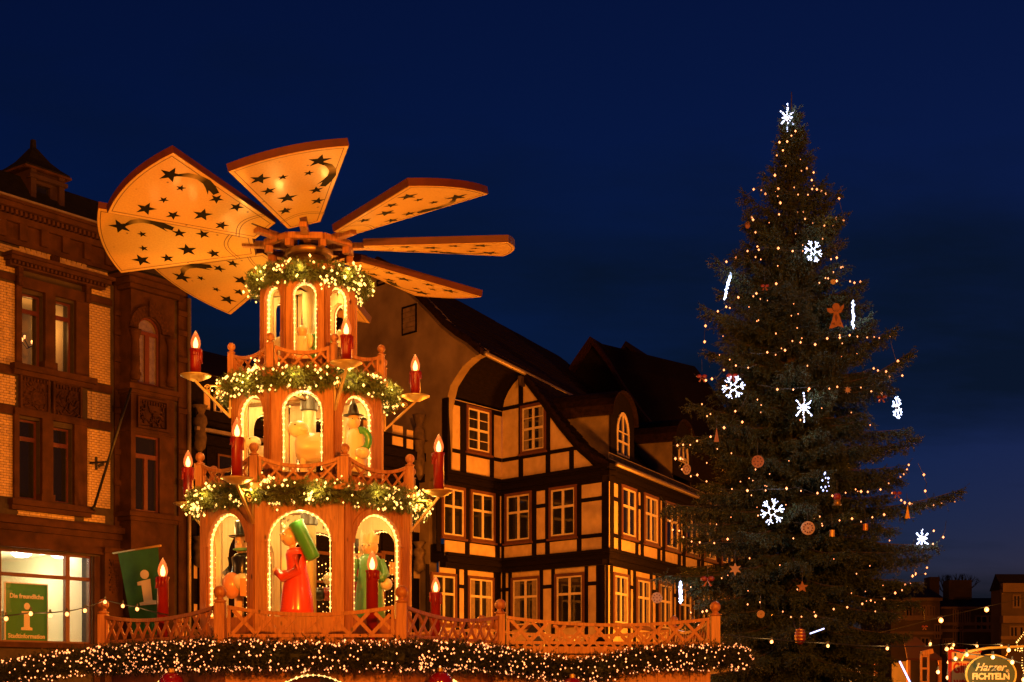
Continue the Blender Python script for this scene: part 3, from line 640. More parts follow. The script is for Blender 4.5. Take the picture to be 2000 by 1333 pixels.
# infill walls
q = MB()
FA.box(q, uA0, uAi, z_2b - .12, z_2t + .12, -.04, 0); FB.box(q, uBi, 0, z_2b - .12, z_2t + .12, -.04, 0); FC.box(q, 0, CL, z_2b - .12, z_2t + .12, -.04, 0)
FA1.box(q, uA10, uA1i, z_1b, z_2b - .1, -.04, 0); FB1.box(q, uB1i, uB1o, z_1b, z_2b - .1, -.04, 0); FC1.box(q, uC1o, CL, z_1b, z_2b - .1, -.04, 0)
FA.box(q, uA0, uAi, z_att, zA_top + .1, -.04, 0)
cove_b = [(981, 800), (984, 782), (992, 764), (1002, 749), (1012, 738), (1019, 733)]
verge = [(1022, 722), (1062, 774), (1100, 826), (1135, 868), (1163, 892), (1193, 906)]
FB.poly(q, [(uBi, z_att)] + [FB.uz(*p) for p in cove_b] + [FB.uz(*p) for p in verge[:-1]] + [(0, z_att)], -.04, 0)
q.build('infill_wall', m_plaster, HH)
q = MB()
FA1.box(q, uA10, uA1i, 0, z_1b, -.04, 0); FB1.box(q, uB1i, uB1o, 0, z_1b, -.04, 0); FC1.box(q, uC1o, CL, 0, z_1b, -.04, 0)
q.build('ground_wall', m_plaster, HH)
# timber frame: every post, rail and brace its own piece
TD = 0.035
def tim(f, a, b, w, d0=0.0, d1=TD, m=m_dark, name='timber', parent=HH): return f.bar(MB(), a, b, w, d0, d1).build(name, m, parent)
def vpost(f, px, z0, z1, wpx=9):
    u = f.U(px); w = f.U(px + wpx / 2) - f.U(px - wpx / 2); tim(f, (u, z0), (u, z1), w)
def rail(f, pxa, pxb, z, w=.13, d1=TD - .006): tim(f, (f.U(pxa), z), (f.U(pxb), z), w, d1=d1)
EX = 0.06
# jetty beams with mouldings
for (fa, fb, fc, ua0, uai, ubi, ubo, uc0, zt, zb) in ((FA, FB, FC, uA0, uAi, uBi, 0.0, 0.0, z_att, z_2t), (FA, FB, FC, uA0, uAi, uBi, 0.0, 0.0, z_2b, z_1t)):
    h = zt - zb
    for k, (a, b, d) in enumerate(((0, .34, .02), (.34, .62, .11), (.62, .8, .06), (.8, 1.0, .14))):
        za, zz = zb + h * a, zb + h * b
        for f, u0, u1 in ((fa, ua0, uai), (fb, ubi, ubo + d), (fc, uc0, CL)):
            f.box(q := MB(), u0 if f is not fa else u0, u1, za, zz - .004, -.25, d); q.build('jetty_beam', m_dark, HH)
# attic storey
zr1 = FB.Z(1100, 880)
for px in (874, 904): vpost(FA, px, z_att, zA_top, 11)
vpost(FA, 960, z_att, zA_top, 7)
rail(FA, 868, 979, zr1); rail(FA, 868, 979, zA_top - .02, .16)
rail(FB, 982, 1140, zr1)
vpost(FB, 1018, z_att, FB.Z(1018, 742), 8); vpost(FB, 1071, z_att, FB.Z(1071, 792), 8); vpost(FB, 1117, z_att, zr1, 8)
rail(FB, 982, 1062, FB.Z(1020, 792), .13)
tim(FB, FB.uz(1128, 872), FB.uz(1163, 908), .14)
vg = [FB.uz(*p) for p in verge]
for a, b in zip(vg, vg[1:]): tim(FB, (a[0] - .05, a[1] - .1), (b[0] - .05, b[1] - .1), .26, .0, .09, name='verge_board')
cb_ = [FB.uz(*p) for p in cove_b]
for a, b in zip(cb_, cb_[1:]): tim(FB, a, b, .07, .0, .05, name='cove_rib')
# second storey
for px in (912, 971): vpost(FA, px, z_2b, z_2t, 8)
vpost(FA, 856, z_2b, z_2t, 8)
for px in (981, 1044, 1070, 1132): vpost(FB, px, z_2b, z_2t, 8)
vpost(FB, 1183, z_2b, z_2t, 13)
zs2, zr2, zr3 = FB.Z(1100, 1052), FB.Z(1155, 976), FB.Z(1155, 1047)
rail(FA, 868, 979, zs2 - .02); rail(FB, 982, 1178, zs2 - .02)
rail(FB, 1136, 1178, zr2); rail(FB, 1048, 1067, zr2); rail(FA, 908, 917, zr2); rail(FB, 982, 988, zr2)
cwin2 = [(1212, 1241), (1256, 1284), (1298, 1324), (1338, 1362), (1374, 1397), (1408, 1430), (1440, 1460), (1470, 1490)]
vpost(FC, 1194, z_2b, z_2t, 7)
for a, b in cwin2:
    vpost(FC, a - 2.5, z_2b, z_2t, 5); vpost(FC, b + 2, z_2b, z_2t, 5)
rail(FC, 1192, 1500, zs2 - .02); rail(FC, 1192, 1210, zr2)
for (a, b), (c, d) in zip(cwin2, cwin2[1:]): rail(FC, b + 2, c - 2, zr2)
# first storey
for px in (834, 893, 909, 967, 974): vpost(FA1, px, z_1b, z_1t + .06, 6)
for px in (985, 997, 1058, 1081, 1146, 1170): vpost(FB1, px, z_1b, z_1t + .06, 6 if px < 1150 else 9)
vpost(FB1, 1176, z_1b, z_1t + .06, 12); vpost(FC1, 1184.5, z_1b, z_1t + .06, 4)
zr4 = FB1.Z(1159, 1140)
rail(FB1, 977, 995, zr4); rail(FB1, 1060, 1079, zr4); rail(FB1, 1149, 1167, zr4); rail(FA1, 894, 908, zr4); rail(FA1, 968, 976, zr4)
rail(FB1, 977, 1180, z_1b + .06, .16); rail(FA1, 838, 976, z_1b + .06, .16); rail(FC1, 1186, 1480, z_1b + .06, .16)
cwin1 = [(1196, 1226), (1241, 1269), (1285, 1311), (1325, 1349), (1362, 1385), (1397, 1418), (1430, 1450)]
for a, b in cwin1:
    vpost(FC1, a - 2.5, z_1b, z_1t + .06, 4.5); vpost(FC1, b + 2, z_1b, z_1t + .06, 4.5)
for (a, b), (c, d) in zip(cwin1, cwin1[1:]): rail(FC1, b + 2, c - 2, zr4)
FA1.box(MB(), uA10 - .05, uA10 + .4, z_2b - .3, z_2b + .3, -.35, .03).build('gap_filler', m_dark, HH)  # dark block added to close the gap at the jetty end
# windows
def twin(f, x0, x1, zt, zb, split=.62, rows=(1, 1), curtain=False, sill=True):
    u0, u1 = f.U(x0), f.U(x1); s = .10; b = MB()
    for r in ((u0, u0 + s, zb, zt), (u1 - s, u1, zb, zt), (u0 + s, u1 - s, zt - s, zt), (u0 + s, u1 - s, zb, zb + s * .8)): f.box(b, *r, 0.0, .07)
    if sill: f.box(b, u0 - .05, u1 + .05, zb - .07, zb - .003, 0, .13)
    o = b.build('window', m_brown, HH); a0, a1, c0, c1 = u0 + s, u1 - s, zb + s * .8, zt - s
    f.box(p := MB(), a0 + .005, a1 - .005, c0 + .005, c1 - .005, .006, .012); p.build('pane', m_pane, o)
    if curtain:
        for k in (0, 1):
            w_ = (a1 - a0) * .2; x_ = a0 + .07 if k == 0 else a1 - .07 - w_; f.box(p := MB(), x_, x_ + w_, c0 + .07, c1 - .06, .013, .016); p.build('curtain', m_curtain, o)
    w_ = .055; um = (a0 + a1) / 2; zm = c0 + (c1 - c0) * split; k = MB()
    for r in ((a0, a0 + w_, c0, c1), (a1 - w_, a1, c0, c1), (um - .05, um + .05, c0, zm - .04), (um - .045, um + .045, zm + .04, c1), (a0 + w_, a1 - w_, zm - .04, zm + .04), (a0 + w_, um - .05, c0, c0 + w_), (um + .05, a1 - w_, c0, c0 + w_), (a0 + w_, um - .045, c1 - w_, c1), (um + .045, a1 - w_, c1 - w_, c1)): f.box(k, *r, .017, .048)
    for (za, zz), n in (((c0, zm), rows[0]), ((zm, c1), rows[1])):
        for i in range(1, n): z_ = za + (zz - za) * i / n; f.box(k, a0 + w_, a1 - w_, z_ - .013, z_ + .013, .02, .04)
    k.build('casement', m_white, o)
zat, zab = FA.Z(933, 796), FA.Z(933, 886)
twin(FA, 909, 957, zat, zab, .5, (2, 2)); zbt, zbb = FB.Z(1043, 789), FB.Z(1043, 884); twin(FB, 1018, 1068, zbt, zbb, .5, (2, 2), True)
z2t, z2b = FB.Z(1100, 950), FB.Z(1100, 1051)
twin(FA, 861, 907, z2t, z2b); twin(FA, 917, 965, z2t, z2b); twin(FB, 988, 1040, z2t, z2b); twin(FB, 1074, 1128, z2t, z2b)
for i, (a, b) in enumerate(cwin2): twin(FC, a, b, z2t, z2b, curtain=i in (1, 4))
z1t, z1b = FB1.Z(1114, 1120), FB1.Z(1114, 1222)
twin(FA1, 840, 890, z1t, z1b); twin(FA1, 912, 963, z1t, z1b, curtain=True); twin(FB1, 1000, 1056, z1t, z1b, curtain=True); twin(FB1, 1085, 1143, z1t, z1b)
for i, (a, b) in enumerate(cwin1): twin(FC1, a, b, z1t, z1b, curtain=i < 3)
# coved eave, roofs
gp = [(875, 772), (880, 753), (891, 735), (904, 716), (923, 699), (940, 691)]
ga = [FG.pt(*FG.uz(*p)) for p in gp]; gb = [FB.pt(*FB.uz(*p)) for p in cove_b]
q = MB(); n = len(ga); q.add(ga + gb, [(i, i + 1, n + i + 1, n + i) for i in range(n - 1)]); q.build('cove', m_dark, HH, smooth=True)
gpro = [(742, 506), (815, 570), (847, 602), (869, 626), (896, 648), (918, 661), (944, 683)]
up = [FG.pt(*FG.uz(*p)) + Vector((0, 0, .02)) - CD * .25 for p in gpro]
upl = [FG.pt(*FG.uz(*p)) - CD * .25 for p in ((722, 534), (690, 585), (640, 665))]
def sheet(profile, vec, th):
    b = MB(); n = len(profile); lo = [p - Vector((0, 0, th)) for p in profile]
    for i in range(n - 1):
        b.prism([profile[i], profile[i + 1], lo[i + 1], lo[i]], vec)
    return b
def courses(profile, vec, step, parent):
    b = MB(); vn = Vector(vec).normalized(); L_ = Vector(vec).length
    for a, c in zip(profile, profile[1:]):
        t = c - a; l = t.length; t = t / l; nrm = t.cross(vn)
        if nrm.z < 0: nrm = -nrm
        k = step / 2
        while k < l:
            x = 0.0
            while x < L_:   # short runs of tiles, each a little out of line
                w = random.uniform(.7, 1.6); p = a + t * (k + random.uniform(-.02, .02)) + vn * (x + min(w, L_ - x) / 2)
                b.obox(p + nrm * .012, vn * (min(w, L_ - x) / 2 - .01), t * step * .36, nrm * random.uniform(.012, .03)); x += w
            k += step
    return b.build('tile_courses', m_tiledark, parent, kind='stuff')
courses(up, CD * CL, .34, HH); courses([FB.pt(*FB.uz(*p)) + FB.n * .12 + Vector((0, 0, .05)) for p in verge], CD * (CL - .2), .34, HH)
sheet(up, CD * CL, .22).build('upper_roof', m_tiledark, HH); sheet([up[0]] + upl, CD * CL, .22).build('upper_roof', m_tiledark, HH)
low = [FB.pt(*FB.uz(*p)) + FB.n * .12 for p in verge]
sheet([p + Vector((0, 0, .05)) for p in low], CD * (CL - .2), .16).build('lower_roof', m_tiledark, HH)
ge = FG.pt(*FG.uz(942, 688)) + Vector((0, 0, -.06))
MB().tube([ge + FC.n * .1, ge + FC.n * .1 + CD * CL], .085, 8).build('gutter', m_metal, HH, smooth=True)
q = MB(); q.beam(ge - Vector((0, 0, .28)) + CD * 3.0, ge - Vector((0, 0, .28)) + CD * CL, .12, .32); q.build('eave_board', mat('worn_eave_board', (.06, .035, .02), .85, .5, 6, .4), HH)
le = FC.pt(0, FB.Z(1190, 908), .26)
MB().tube([le, le + CD * CL], .075, 8).build('gutter', m_metal, HH, smooth=True)
sg = MB(); s0 = FC.pt(.1, FB.Z(1190, 908) + .42, -.08); s0 = P(1171, 876, KY - .1)
s0 = FC.pt(0.25, FC.Z(1190, 893), -.12)
for dz in (0, .2): sg.beam(s0 + Vector((0, 0, dz)), s0 + Vector((0, 0, dz)) + CD * 11, .02, .02)
for i in range(90): sg.beam(s0 + CD * (i * .122), s0 + CD * (i * .122) + Vector((0, 0, .2)), .015, .015, up=CD)
sg.build('snow_guard', m_metal, HH)
# dormers
def dormer(x0, x1, yt, yb, wx0, wx1, wyt, wyb):
    f = Fac(1190, KY, 2263, -.55); u0, u1 = f.U(x0), f.U(x1); z0, z1 = f.Z((x0 + x1) / 2, yb), f.Z((x0 + x1) / 2, yt); cm, hw = (u0 + u1) / 2, (u1 - u0) / 2
    b = MB(); f.box(b, u0, u0 + .06, z0 - .4, z1 - hw * .3, -3.2, -.05); f.box(b, u1 - .06, u1, z0 - .4, z1 - hw * .3, -3.2, -.05); o = b.build('dormer', mat('dark_dormer_plaster', (.15, .105, .058), .92, .4, 2.0, .5), HH)  # darker, noise-mottled plaster tone for the cheeks
    f.box(q := MB(), u0 - .02, u1 + .02, z0 - .1, z1 - hw * .3, -.05, 0); tt = np.linspace(0, PI, 11)
    f.poly(q, [(cm + (hw + .02) * math.cos(t), z1 - hw * .3 + hw * .75 * math.sin(t)) for t in tt], -.05, 0); q.build('dormer_front', m_dark, o)
    rf = MB(); R0 = [(cm + (hw + .14) * math.cos(t), z1 - hw * .3 + (hw * .75 + .1) * math.sin(t)) for t in tt]
    for a, c in zip(R0, R0[1:]): f.poly(rf, [a, c, (c[0], c[1] - .07), (a[0], a[1] - .07)], -3.2, .14)
    rf.build('dormer_roof', m_tiledark, o)
    a0, a1 = f.U(wx0), f.U(wx1); c0, c1 = f.Z((wx0 + wx1) / 2, wyb), f.Z((wx0 + wx1) / 2, wyt); r = (a1 - a0) / 2; am = (a0 + a1) / 2; sp = c1 - r * 1.2
    arcp = lambda k: [(am + r * k * math.cos(t), sp + r * 1.2 * k * math.sin(t)) for t in tt]
    f.poly(q := MB(), [(a0, c0), (a1, c0)] + arcp(1.0), .002, .012); q.build('pane', m_pane, o)
    k = MB(); w_ = .05
    for z_ in ((a0, a0 + w_, c0, sp), (a1 - w_, a1, c0, sp), (a0 + w_, a1 - w_, c0, c0 + w_), (am - .035, am + .035, c0 + w_, c1 - w_), (a0 + w_, am - .035, c0 + (sp - c0) * .55, c0 + (sp - c0) * .55 + .06), (am + .035, a1 - w_, c0 + (sp - c0) * .55, c0 + (sp - c0) * .55 + .06), (a0 + w_, am - .035, sp - .01, sp + .015), (am + .035, a1 - w_, sp - .01, sp + .015)): f.box(k, *z_, .014, .05)
    o_, i_ = arcp(1.0), arcp(.84)
    for i in range(10): f.poly(k, [o_[i], o_[i + 1], i_[i + 1], i_[i]], .014, .05)
    k.build('casement', m_white, o)
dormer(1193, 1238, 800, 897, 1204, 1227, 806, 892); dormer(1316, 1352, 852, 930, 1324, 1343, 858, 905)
# tall plastered gable
GH = thing('plaster_gable', FG.pt(FG.U(800), 0), 'tall weathered plaster gable wall between pyramid and half-timbered house', 'gable wall')
gpoly = [FG.uz(*p) for p in [(742, 509), (815, 573), (847, 605), (869, 629), (896, 651), (918, 664), (940, 683)] + gp[::-1] + [(869, 800), (868, 918), (848, 930), (838, 940), (838, 1130), (832, 1140), (832, 1260)]]
gb_ = FG.U(832); gpoly += [(gb_, 0), (FG.U(640), 0), (FG.U(640), FG.Z(640, 672)), FG.uz(722, 538)]
FG.poly(MB(), gpoly, -.35, 0.0).build('wall', m_gable, GH)
def hatch(x0, x1, yt, yb, slats):
    r = FG.rect(x0, x1, yt, yb); b = MB()
    for z_ in ((r[0] - .04, r[0], r[2], r[3]), (r[1], r[1] + .04, r[2], r[3]), (r[0] - .04, r[1] + .04, r[3], r[3] + .05), (r[0] - .04, r[1] + .04, r[2] - .05, r[2])): FG.box(b, *z_, 0.0, .05)
    o = b.build('hatch', m_dark, GH); n = slats
    for i in range(n):
        z0, z1 = r[2] + (r[3] - r[2]) * i / n, r[2] + (r[3] - r[2]) * (i + 1) / n; FG.box(p := MB(), r[0], r[1], z0 + .012, z1 - .012, 0.0, .025 + .008 * (i % 2)); p.build('board', mat('grey_shutter_board', (.22, .15, .085), .9, .5, 5, .5), o)
hatch(788, 813, 600, 650, 5); hatch(739, 751, 549, 555, 2)
FG.box(q := MB(), *FG.rect(866, 877, 778, 925), 0.003, .06); q.build('edge_post', m_dark, GH)
# ------------------------------------------------------------------ roofs of the houses behind
def backhouse(label, f, prof, L_, m):
    p = [f.pt(*f.uz(*q)) for q in prof]; h = thing('back_house', (p[0].x, p[0].y, 0), label, 'house', 'houses behind the corner house')
    sheet(p, CD * L_, .25).build('roof', m, h)
    w = [f.uz(*q) for q in prof]; f.poly(MB(), [(a, b - .2) for a, b in w] + [(w[-1][0], 0), (w[0][0], 0)], -L_ * .8, -.4).build('wall', m_dark, h)
backhouse('dark house with a red tiled roof whose steep peak rises behind the corner house', Fac(1150, 62, -1650), [(1095, 745), (1118, 706), (1152, 657), (1185, 700), (1215, 750), (1250, 800), (1300, 860)], 9, m_tile)
backhouse('dark house with a sweeping roof reaching down behind the fir tree', Fac(1222, 70, -6000), [(1196, 706), (1222, 666), (1262, 708), (1300, 752), (1340, 784), (1385, 810), (1450, 850)], 10, m_tiledark)
# ------------------------------------------------------------------ dim houses across the square
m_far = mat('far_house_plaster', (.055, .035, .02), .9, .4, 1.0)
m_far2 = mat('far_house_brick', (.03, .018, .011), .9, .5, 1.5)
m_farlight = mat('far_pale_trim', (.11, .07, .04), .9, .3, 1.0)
def far_house(label, Y, x0, x1, eave, ridge, m, wins, chim=(), bands=(), dp=7.0):
    f = Fac((x0 + x1) / 2, Y, 90000); h = thing('distant_house', f.pt(0, 0), label, 'house', 'dim houses across the square'); u0, u1 = f.U(x0), f.U(x1); ze, zr_ = EYE + (HOR - eave) * Y / F, EYE + (HOR - ridge) * Y / F
    f.box(MB(), u0, u1, 0, ze, -dp, 0).build('wall', m, h)
    MB().prism([f.pt(u0 - .1, ze, .4), f.pt(u0 - .1, zr_, -3 * dp / 7), f.pt(u0 - .1, ze, -dp)], f.u * (u1 - u0 + .2)).build('roof', m_slate, h)
    for a, b, t in chim: f.box(MB(), f.U(a), f.U(b), ze, EYE + (HOR - t) * Y / F, -3.6, -2.4).build('chimney', m_far2, h)
    for y, hgt, d in bands: z_ = EYE + (HOR - y) * Y / F; f.box(MB(), u0 - .1, u1 + .1, z_, z_ + hgt, 0, d).build('belt_course', m_farlight, h)
    for a, b, yt, yb in wins:
        r = (f.U(a), f.U(b), EYE + (HOR - yb) * Y / F, EYE + (HOR - yt) * Y / F); k = MB(); w_ = .1
        for z_ in ((r[0] - w_, r[0], r[2], r[3]), (r[1], r[1] + w_, r[2], r[3]), (r[0] - w_, r[1] + w_, r[3], r[3] + w_), (r[0] - w_, r[1] + w_, r[2] - w_, r[2]), ((r[0] + r[1]) / 2 - .04, (r[0] + r[1]) / 2 + .04, r[2], r[3])): f.box(k, *z_, 0, .08)
        o = k.build('window', m_farlight, h); f.box(p := MB(), *r, .003, .02); p.build('pane', m_pane, o)
    return h
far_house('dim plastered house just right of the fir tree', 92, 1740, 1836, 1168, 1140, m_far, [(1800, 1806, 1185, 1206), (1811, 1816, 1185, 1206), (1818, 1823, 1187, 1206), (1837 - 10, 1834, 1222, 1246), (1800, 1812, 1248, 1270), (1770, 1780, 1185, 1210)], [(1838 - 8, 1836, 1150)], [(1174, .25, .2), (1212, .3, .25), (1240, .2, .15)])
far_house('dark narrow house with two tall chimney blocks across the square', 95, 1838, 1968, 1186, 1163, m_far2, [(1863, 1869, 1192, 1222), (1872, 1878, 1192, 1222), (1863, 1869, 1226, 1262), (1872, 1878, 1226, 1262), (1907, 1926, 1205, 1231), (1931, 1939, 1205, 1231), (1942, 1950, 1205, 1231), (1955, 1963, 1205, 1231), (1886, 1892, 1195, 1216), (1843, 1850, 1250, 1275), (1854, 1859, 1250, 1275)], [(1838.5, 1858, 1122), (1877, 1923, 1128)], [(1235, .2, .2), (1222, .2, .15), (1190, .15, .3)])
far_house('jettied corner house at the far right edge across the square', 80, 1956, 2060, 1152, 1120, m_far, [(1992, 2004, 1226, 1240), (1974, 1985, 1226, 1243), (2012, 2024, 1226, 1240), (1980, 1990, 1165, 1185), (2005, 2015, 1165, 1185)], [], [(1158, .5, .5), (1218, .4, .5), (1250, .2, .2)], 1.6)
# bare little tree between the chimneys
bt = thing('bare_tree', (P(1868, 1160, 110).x, 110, 0), 'small bare tree top showing between two dark chimney blocks', 'tree'); q = MB(); tb = MB()
c = P(1866, 1150, 110); tb.tube([(c.x, 110, 0), (c.x, 110, c.z - 1.5)], [.25, .12], 6)
def twigs(p, d, l, n):
    e = p + d * l; q.tube([p, e], [.012 * n + .01, .012 * n], 4, False)
    if n > 0:
        for _ in range(3): twigs(e, (d + Vector((random.uniform(-.6, .6), random.uniform(-.6, .6), random.uniform(-.1, .5)))).normalized(), l * .7, n - 1)
for k in range(4): twigs(Vector((c.x, 110, c.z - 1.6)), Vector((math.cos(k * 1.6) * .5, math.sin(k * 1.6) * .5, .8)).normalized(), 1.1, 4)
tb.build('trunk', m_dark, bt); q.build('crown', m_dark, bt)
# ------------------------------------------------------------------ the big wooden Christmas pyramid
m_wood = wood('pine_wood', (0.40, 0.165, 0.048), (0.21, 0.07, 0.018), .5, .1)
m_woodin = wood('pale_inner_pine', (0.70, 0.50, 0.24), (0.62, 0.40, 0.16), .55)
m_blade = wood('lacquered_pale_plywood', (0.60, 0.33, 0.06), (0.50, 0.25, 0.04), .36, .18)
m_edge = mat('red_brown_stain', (0.075, 0.013, 0.005), .6, .3, 5)
m_black = mat('black_paint', (0.006, 0.004, 0.003), .8, spec=.1)
m_red = mat('red_candle_wax', (0.20, 0.007, 0.004), .35, .15, 5)
m_brass = mat('aged_brass', (0.55, 0.36, 0.13), .42, .3, 6, metal=.55)
m_pole = mat('pale_yellow_pole', (0.62, 0.50, 0.22), .5, .15, 4)
X0, Y0, ROT = -396 * 24 / F, 24.0, math.radians(3)
AX = Vector((X0, Y0, 0))
PY = thing('christmas_pyramid', (X0, Y0, 2.32), 'three tiered pine Christmas pyramid with a star covered fan wheel', 'christmas pyramid')
class Face(Fac):
    def __init__(s, o, u, n): s.o, s.u, s.n = Vector(o), Vector(u), Vector(n)
def octface(k, ri):
    a = -PI / 2 + ROT + k * PI / 4; n = Vector((math.cos(a), math.sin(a), 0)); return Face(AX + n * ri, Vector((-n.y, n.x, 0)), n)
def octcorner(k, R):
    a = -PI / 2 + ROT - PI / 8 + k * PI / 4; return AX + Vector((math.cos(a), math.sin(a), 0)) * R
def arch_panel(f, mb, w, z0, z1, a, zs, zsp, d0, d1):
    f.box(mb, -w, -a, z0, z1, d0, d1); f.box(mb, a, w, z0, z1, d0, d1); f.box(mb, -a, a, z0, zs, d0, d1)
    t = np.linspace(PI, 0, 15)
    for p, q in zip(t, t[1:]): f.poly(mb, [(a * math.cos(p), zsp + a * math.sin(p)), (a * math.cos(q), zsp + a * math.sin(q)), (a * math.cos(q), z1), (a * math.cos(p), z1)], d0, d1)
    return mb
def arch_path(a, zs, zsp, step):
    L1 = zsp - zs; La = PI * a; n = int((2 * L1 + La) / step); out = []
    for i in range(n + 1):
        s = i * (2 * L1 + La) / n
        if s < L1: out.append((-a, zs + s))
        elif s < L1 + La: t = PI - (s - L1) / a; out.append((a * math.cos(t), zsp + a * math.sin(t)))
        else: out.append((a, zsp - (s - L1 - La)))
    return out
m_glow = mat('reveal_glow_strip', (.8, .7, .45), .5, emit=(1, .55, .16), es=1.4)
def rope(f, a, zs, zsp, parent, d=-.03, step=.085, r=.019):
    pts = [f.pt(u * (a - .022) / a, z if z < zsp else zsp + (z - zsp) * (a - .022) / a, d) for u, z in arch_path(a, zs + .05, zsp, step)]
    MB().tube([p + f.n * -.004 for p in pts], .008, 5).build('glow_tube', m_glow, parent)  # glowing tube added under the bulbs so the reveals look lit
    return bulbs_mesh(pts, r, 'light_chain', m_bulby, parent, 1.1)
TI = [dict(W=3.38, z0=2.33, z1=4.72, a=.49, zs=2.74, top=4.40), dict(W=2.42, z0=4.83, z1=6.58, a=.316, zs=5.08, top=6.37), dict(W=1.535, z0=6.67, z1=8.42, a=.186, zs=7.0, top=8.23)]
for ti, T in enumerate(TI):
    ri = T['W'] / 2; s = T['W'] * math.tan(PI / 8); T['ri'], T['s'], T['R'] = ri, s, ri / math.cos(PI / 8); zsp = T['top'] - T['a']
    for k in range(8):
        f = octface(k, ri); w = s / 2 - .006; b = arch_panel(f, MB(), w, T['z0'], T['z1'], T['a'] + .012, T['zs'], zsp, -.05, 0)
        pn = b.build('arch_panel', m_wood, PY)
        arch_panel(f, MB(), w - .06, T['z0'], T['z1'], T['a'] + .012, T['zs'], zsp, -.13, -.052).build('lining', m_woodin, pn)
        sw = min(.155, s / 2 - T['a'] - .03)
        for sg in (-1, 1): f.box(q := MB(), *sorted((sg * w, sg * (w - sw))), T['z0'], T['z1'] - .02, .001, .022); q.build('stile', m_wood, pn)
        q = MB(); t = np.linspace(PI, 0, 15); a, hw = T['a'] + .012, s / 2 - .006 - sw * .55
        for p, r in zip(t, t[1:]): f.poly(q, [(rr * math.cos(x), zsp + rr * math.sin(x)) for rr, x in ((a, p), (a, r), (hw + .0, r), (hw + .0, p))], .001, .03)
        q.build('arch_trim', m_wood, pn)
        rope(f, T['a'] + .008, T['zs'], zsp, pn, step=.088 if ti < 2 else .075, r=.019 if ti < 2 else .016)
        if k in (7, 1): rope(f, T['a'] + .008, T['zs'], zsp, pn, d=-.055, step=.088 if ti < 2 else .075, r=.016)
    for nm, z0, z1, rr in (('floor_board', T['z0'] - .01, T['z0'] + .0, ri - .07), ('turntable', T['zs'] - .03, T['zs'] + .01, ri - .2), ('ledge', T['z1'] + .003, T['z1'] + .10, ri + .13)):
        R_ = rr / math.cos(PI / 8); MB().prism([octcorner(k, R_) + Vector((0, 0, z0)) for k in range(8)], (0, 0, z1 - z0)).build(nm, m_wood if nm == 'ledge' else m_woodin, PY)
    for k in range(4):
        f = octface(k * 2, ri - .08); q = MB()
        q.beam(octcorner(2 * k, T['R'] - .1) + Vector((0, 0, T['z1'] - .12)), octcorner(2 * k + 4, T['R'] - .1) + Vector((0, 0, T['z1'] - .12)), .05, .06); q.build('ceiling_beam', m_woodin, PY)
MB().lathe([(.115, 2.4), (.115, 8.5)], AX, 20).build('centre_pole', m_pole, PY, smooth=True)
for z in (4.35, 6.28): MB().lathe([(.125, z), (.15, z + .02), (.15, z + .25), (.125, z + .27)], AX, 18).build('pole_bearing', mat('grey_bearing', (.12, .10, .07), .5, metal=.3), PY)
# hub and fan wheel
HZ = 9.03
MB().lathe([(.5, 8.5), (.52, 8.56), (.36, 8.62), (.3, 8.7), (.34, 8.78), (.30, 8.86), (.2, 8.95), (.16, 9.2), (.05, 9.3)], AX, 24).build('hub', mat('dark_turned_hub', (.05, .03, .015), .4, .3, 6), PY, smooth=True)
q = MB().lathe([(.36, 8.88), (.4, 8.9), (.4, 8.97), (.36, 8.99)], AX, 24); q.build('hub_collar', m_brass, PY, smooth=True)
for k in range(8):
    a, b = octcorner(k, .74), octcorner(k + 1, .74); z = Vector((0, 0, HZ))
    MB().beam(a + z, b + z, .10, .10).build('hub_frame', m_wood, PY)
    a2 = octcorner(k, .70); MB().beam(a2 + Vector((0, 0, HZ - .16)), a2 + Vector((0, 0, HZ - .05)), .1, .12, up=(a2 - AX)).build('hub_bracket', m_wood, PY)
RB0, RB1, HB0, HB1 = .92, 3.32, .275, .90
def outline(inset=0.0):
    r0, r1 = RB0 + inset, RB1 - inset * .4; k = (HB1 - HB0) / (RB1 - RB0); h0 = HB0 + k * (r0 - RB0) - inset * 1.05; h1 = HB1 + k * (r1 - RB1) - inset * 1.05
    arc = [(r1 + (.15 - inset * .3) * (1 - (t / h1) ** 2), t) for t in np.linspace(-h1, h1, 13)]
    return [(r0, h0), (r0, -h0)] + arc
def flat(mb, pts, z, th=0.0):
    if th: mb.prism([(x, y, z) for x, y in pts], (0, 0, th))
    else: mb.add([(x, y, z) for x, y in pts], [tuple(range(len(pts)))])
    return mb
def me_of(mb, name, m):
    me = bpy.data.meshes.new(name); me.from_pydata(mb.v, [], mb.f); me.materials.append(m); me.update(); return me
me_blade = me_of(flat(MB(), outline(), 0.0, .115), 'blade', m_edge)
me_under = me_of(flat(MB(), outline(.012), -.008, .006), 'underside', m_blade)
ln = MB()
def strip(pts, w, z, closed=False):
    n = len(pts)
    for i in range(n if closed else n - 1):
        a, b = Vector(pts[i]), Vector(pts[(i + 1) % n]); t = (b - a)
        if t.length < 1e-5: continue
        t.normalize(); p = Vector((-t.y, t.x)) * w / 2; a = a - t * w * .3; b = b + t * w * .3
        flat(ln, [a + p, b + p, b - p, a - p], z)
strip(outline(.075), .012, -.0105, True)
for rr in (1.42, 1.36): strip([(rr + .16 * math.cos(x * 1.6) - .16, x * .36 * 1.0) for x in np.linspace(-1, 1, 13)], .012, -.0105)
me_line = me_of(ln, 'inlay_line', m_edge)
def star_pts(r, rot): return [((r if i % 2 == 0 else r * .4) * math.cos(rot + i * PI / 5), (r if i % 2 == 0 else r * .4) * math.sin(rot + i * PI / 5)) for i in range(10)]
me_star = {}
for nm, r in (('s', .085), ('m', .125), ('l', .17), ('c', .19)): me_star[nm] = me_of(flat(MB(), star_pts(r, 2.7), 0, .0015), 'star', m_black)
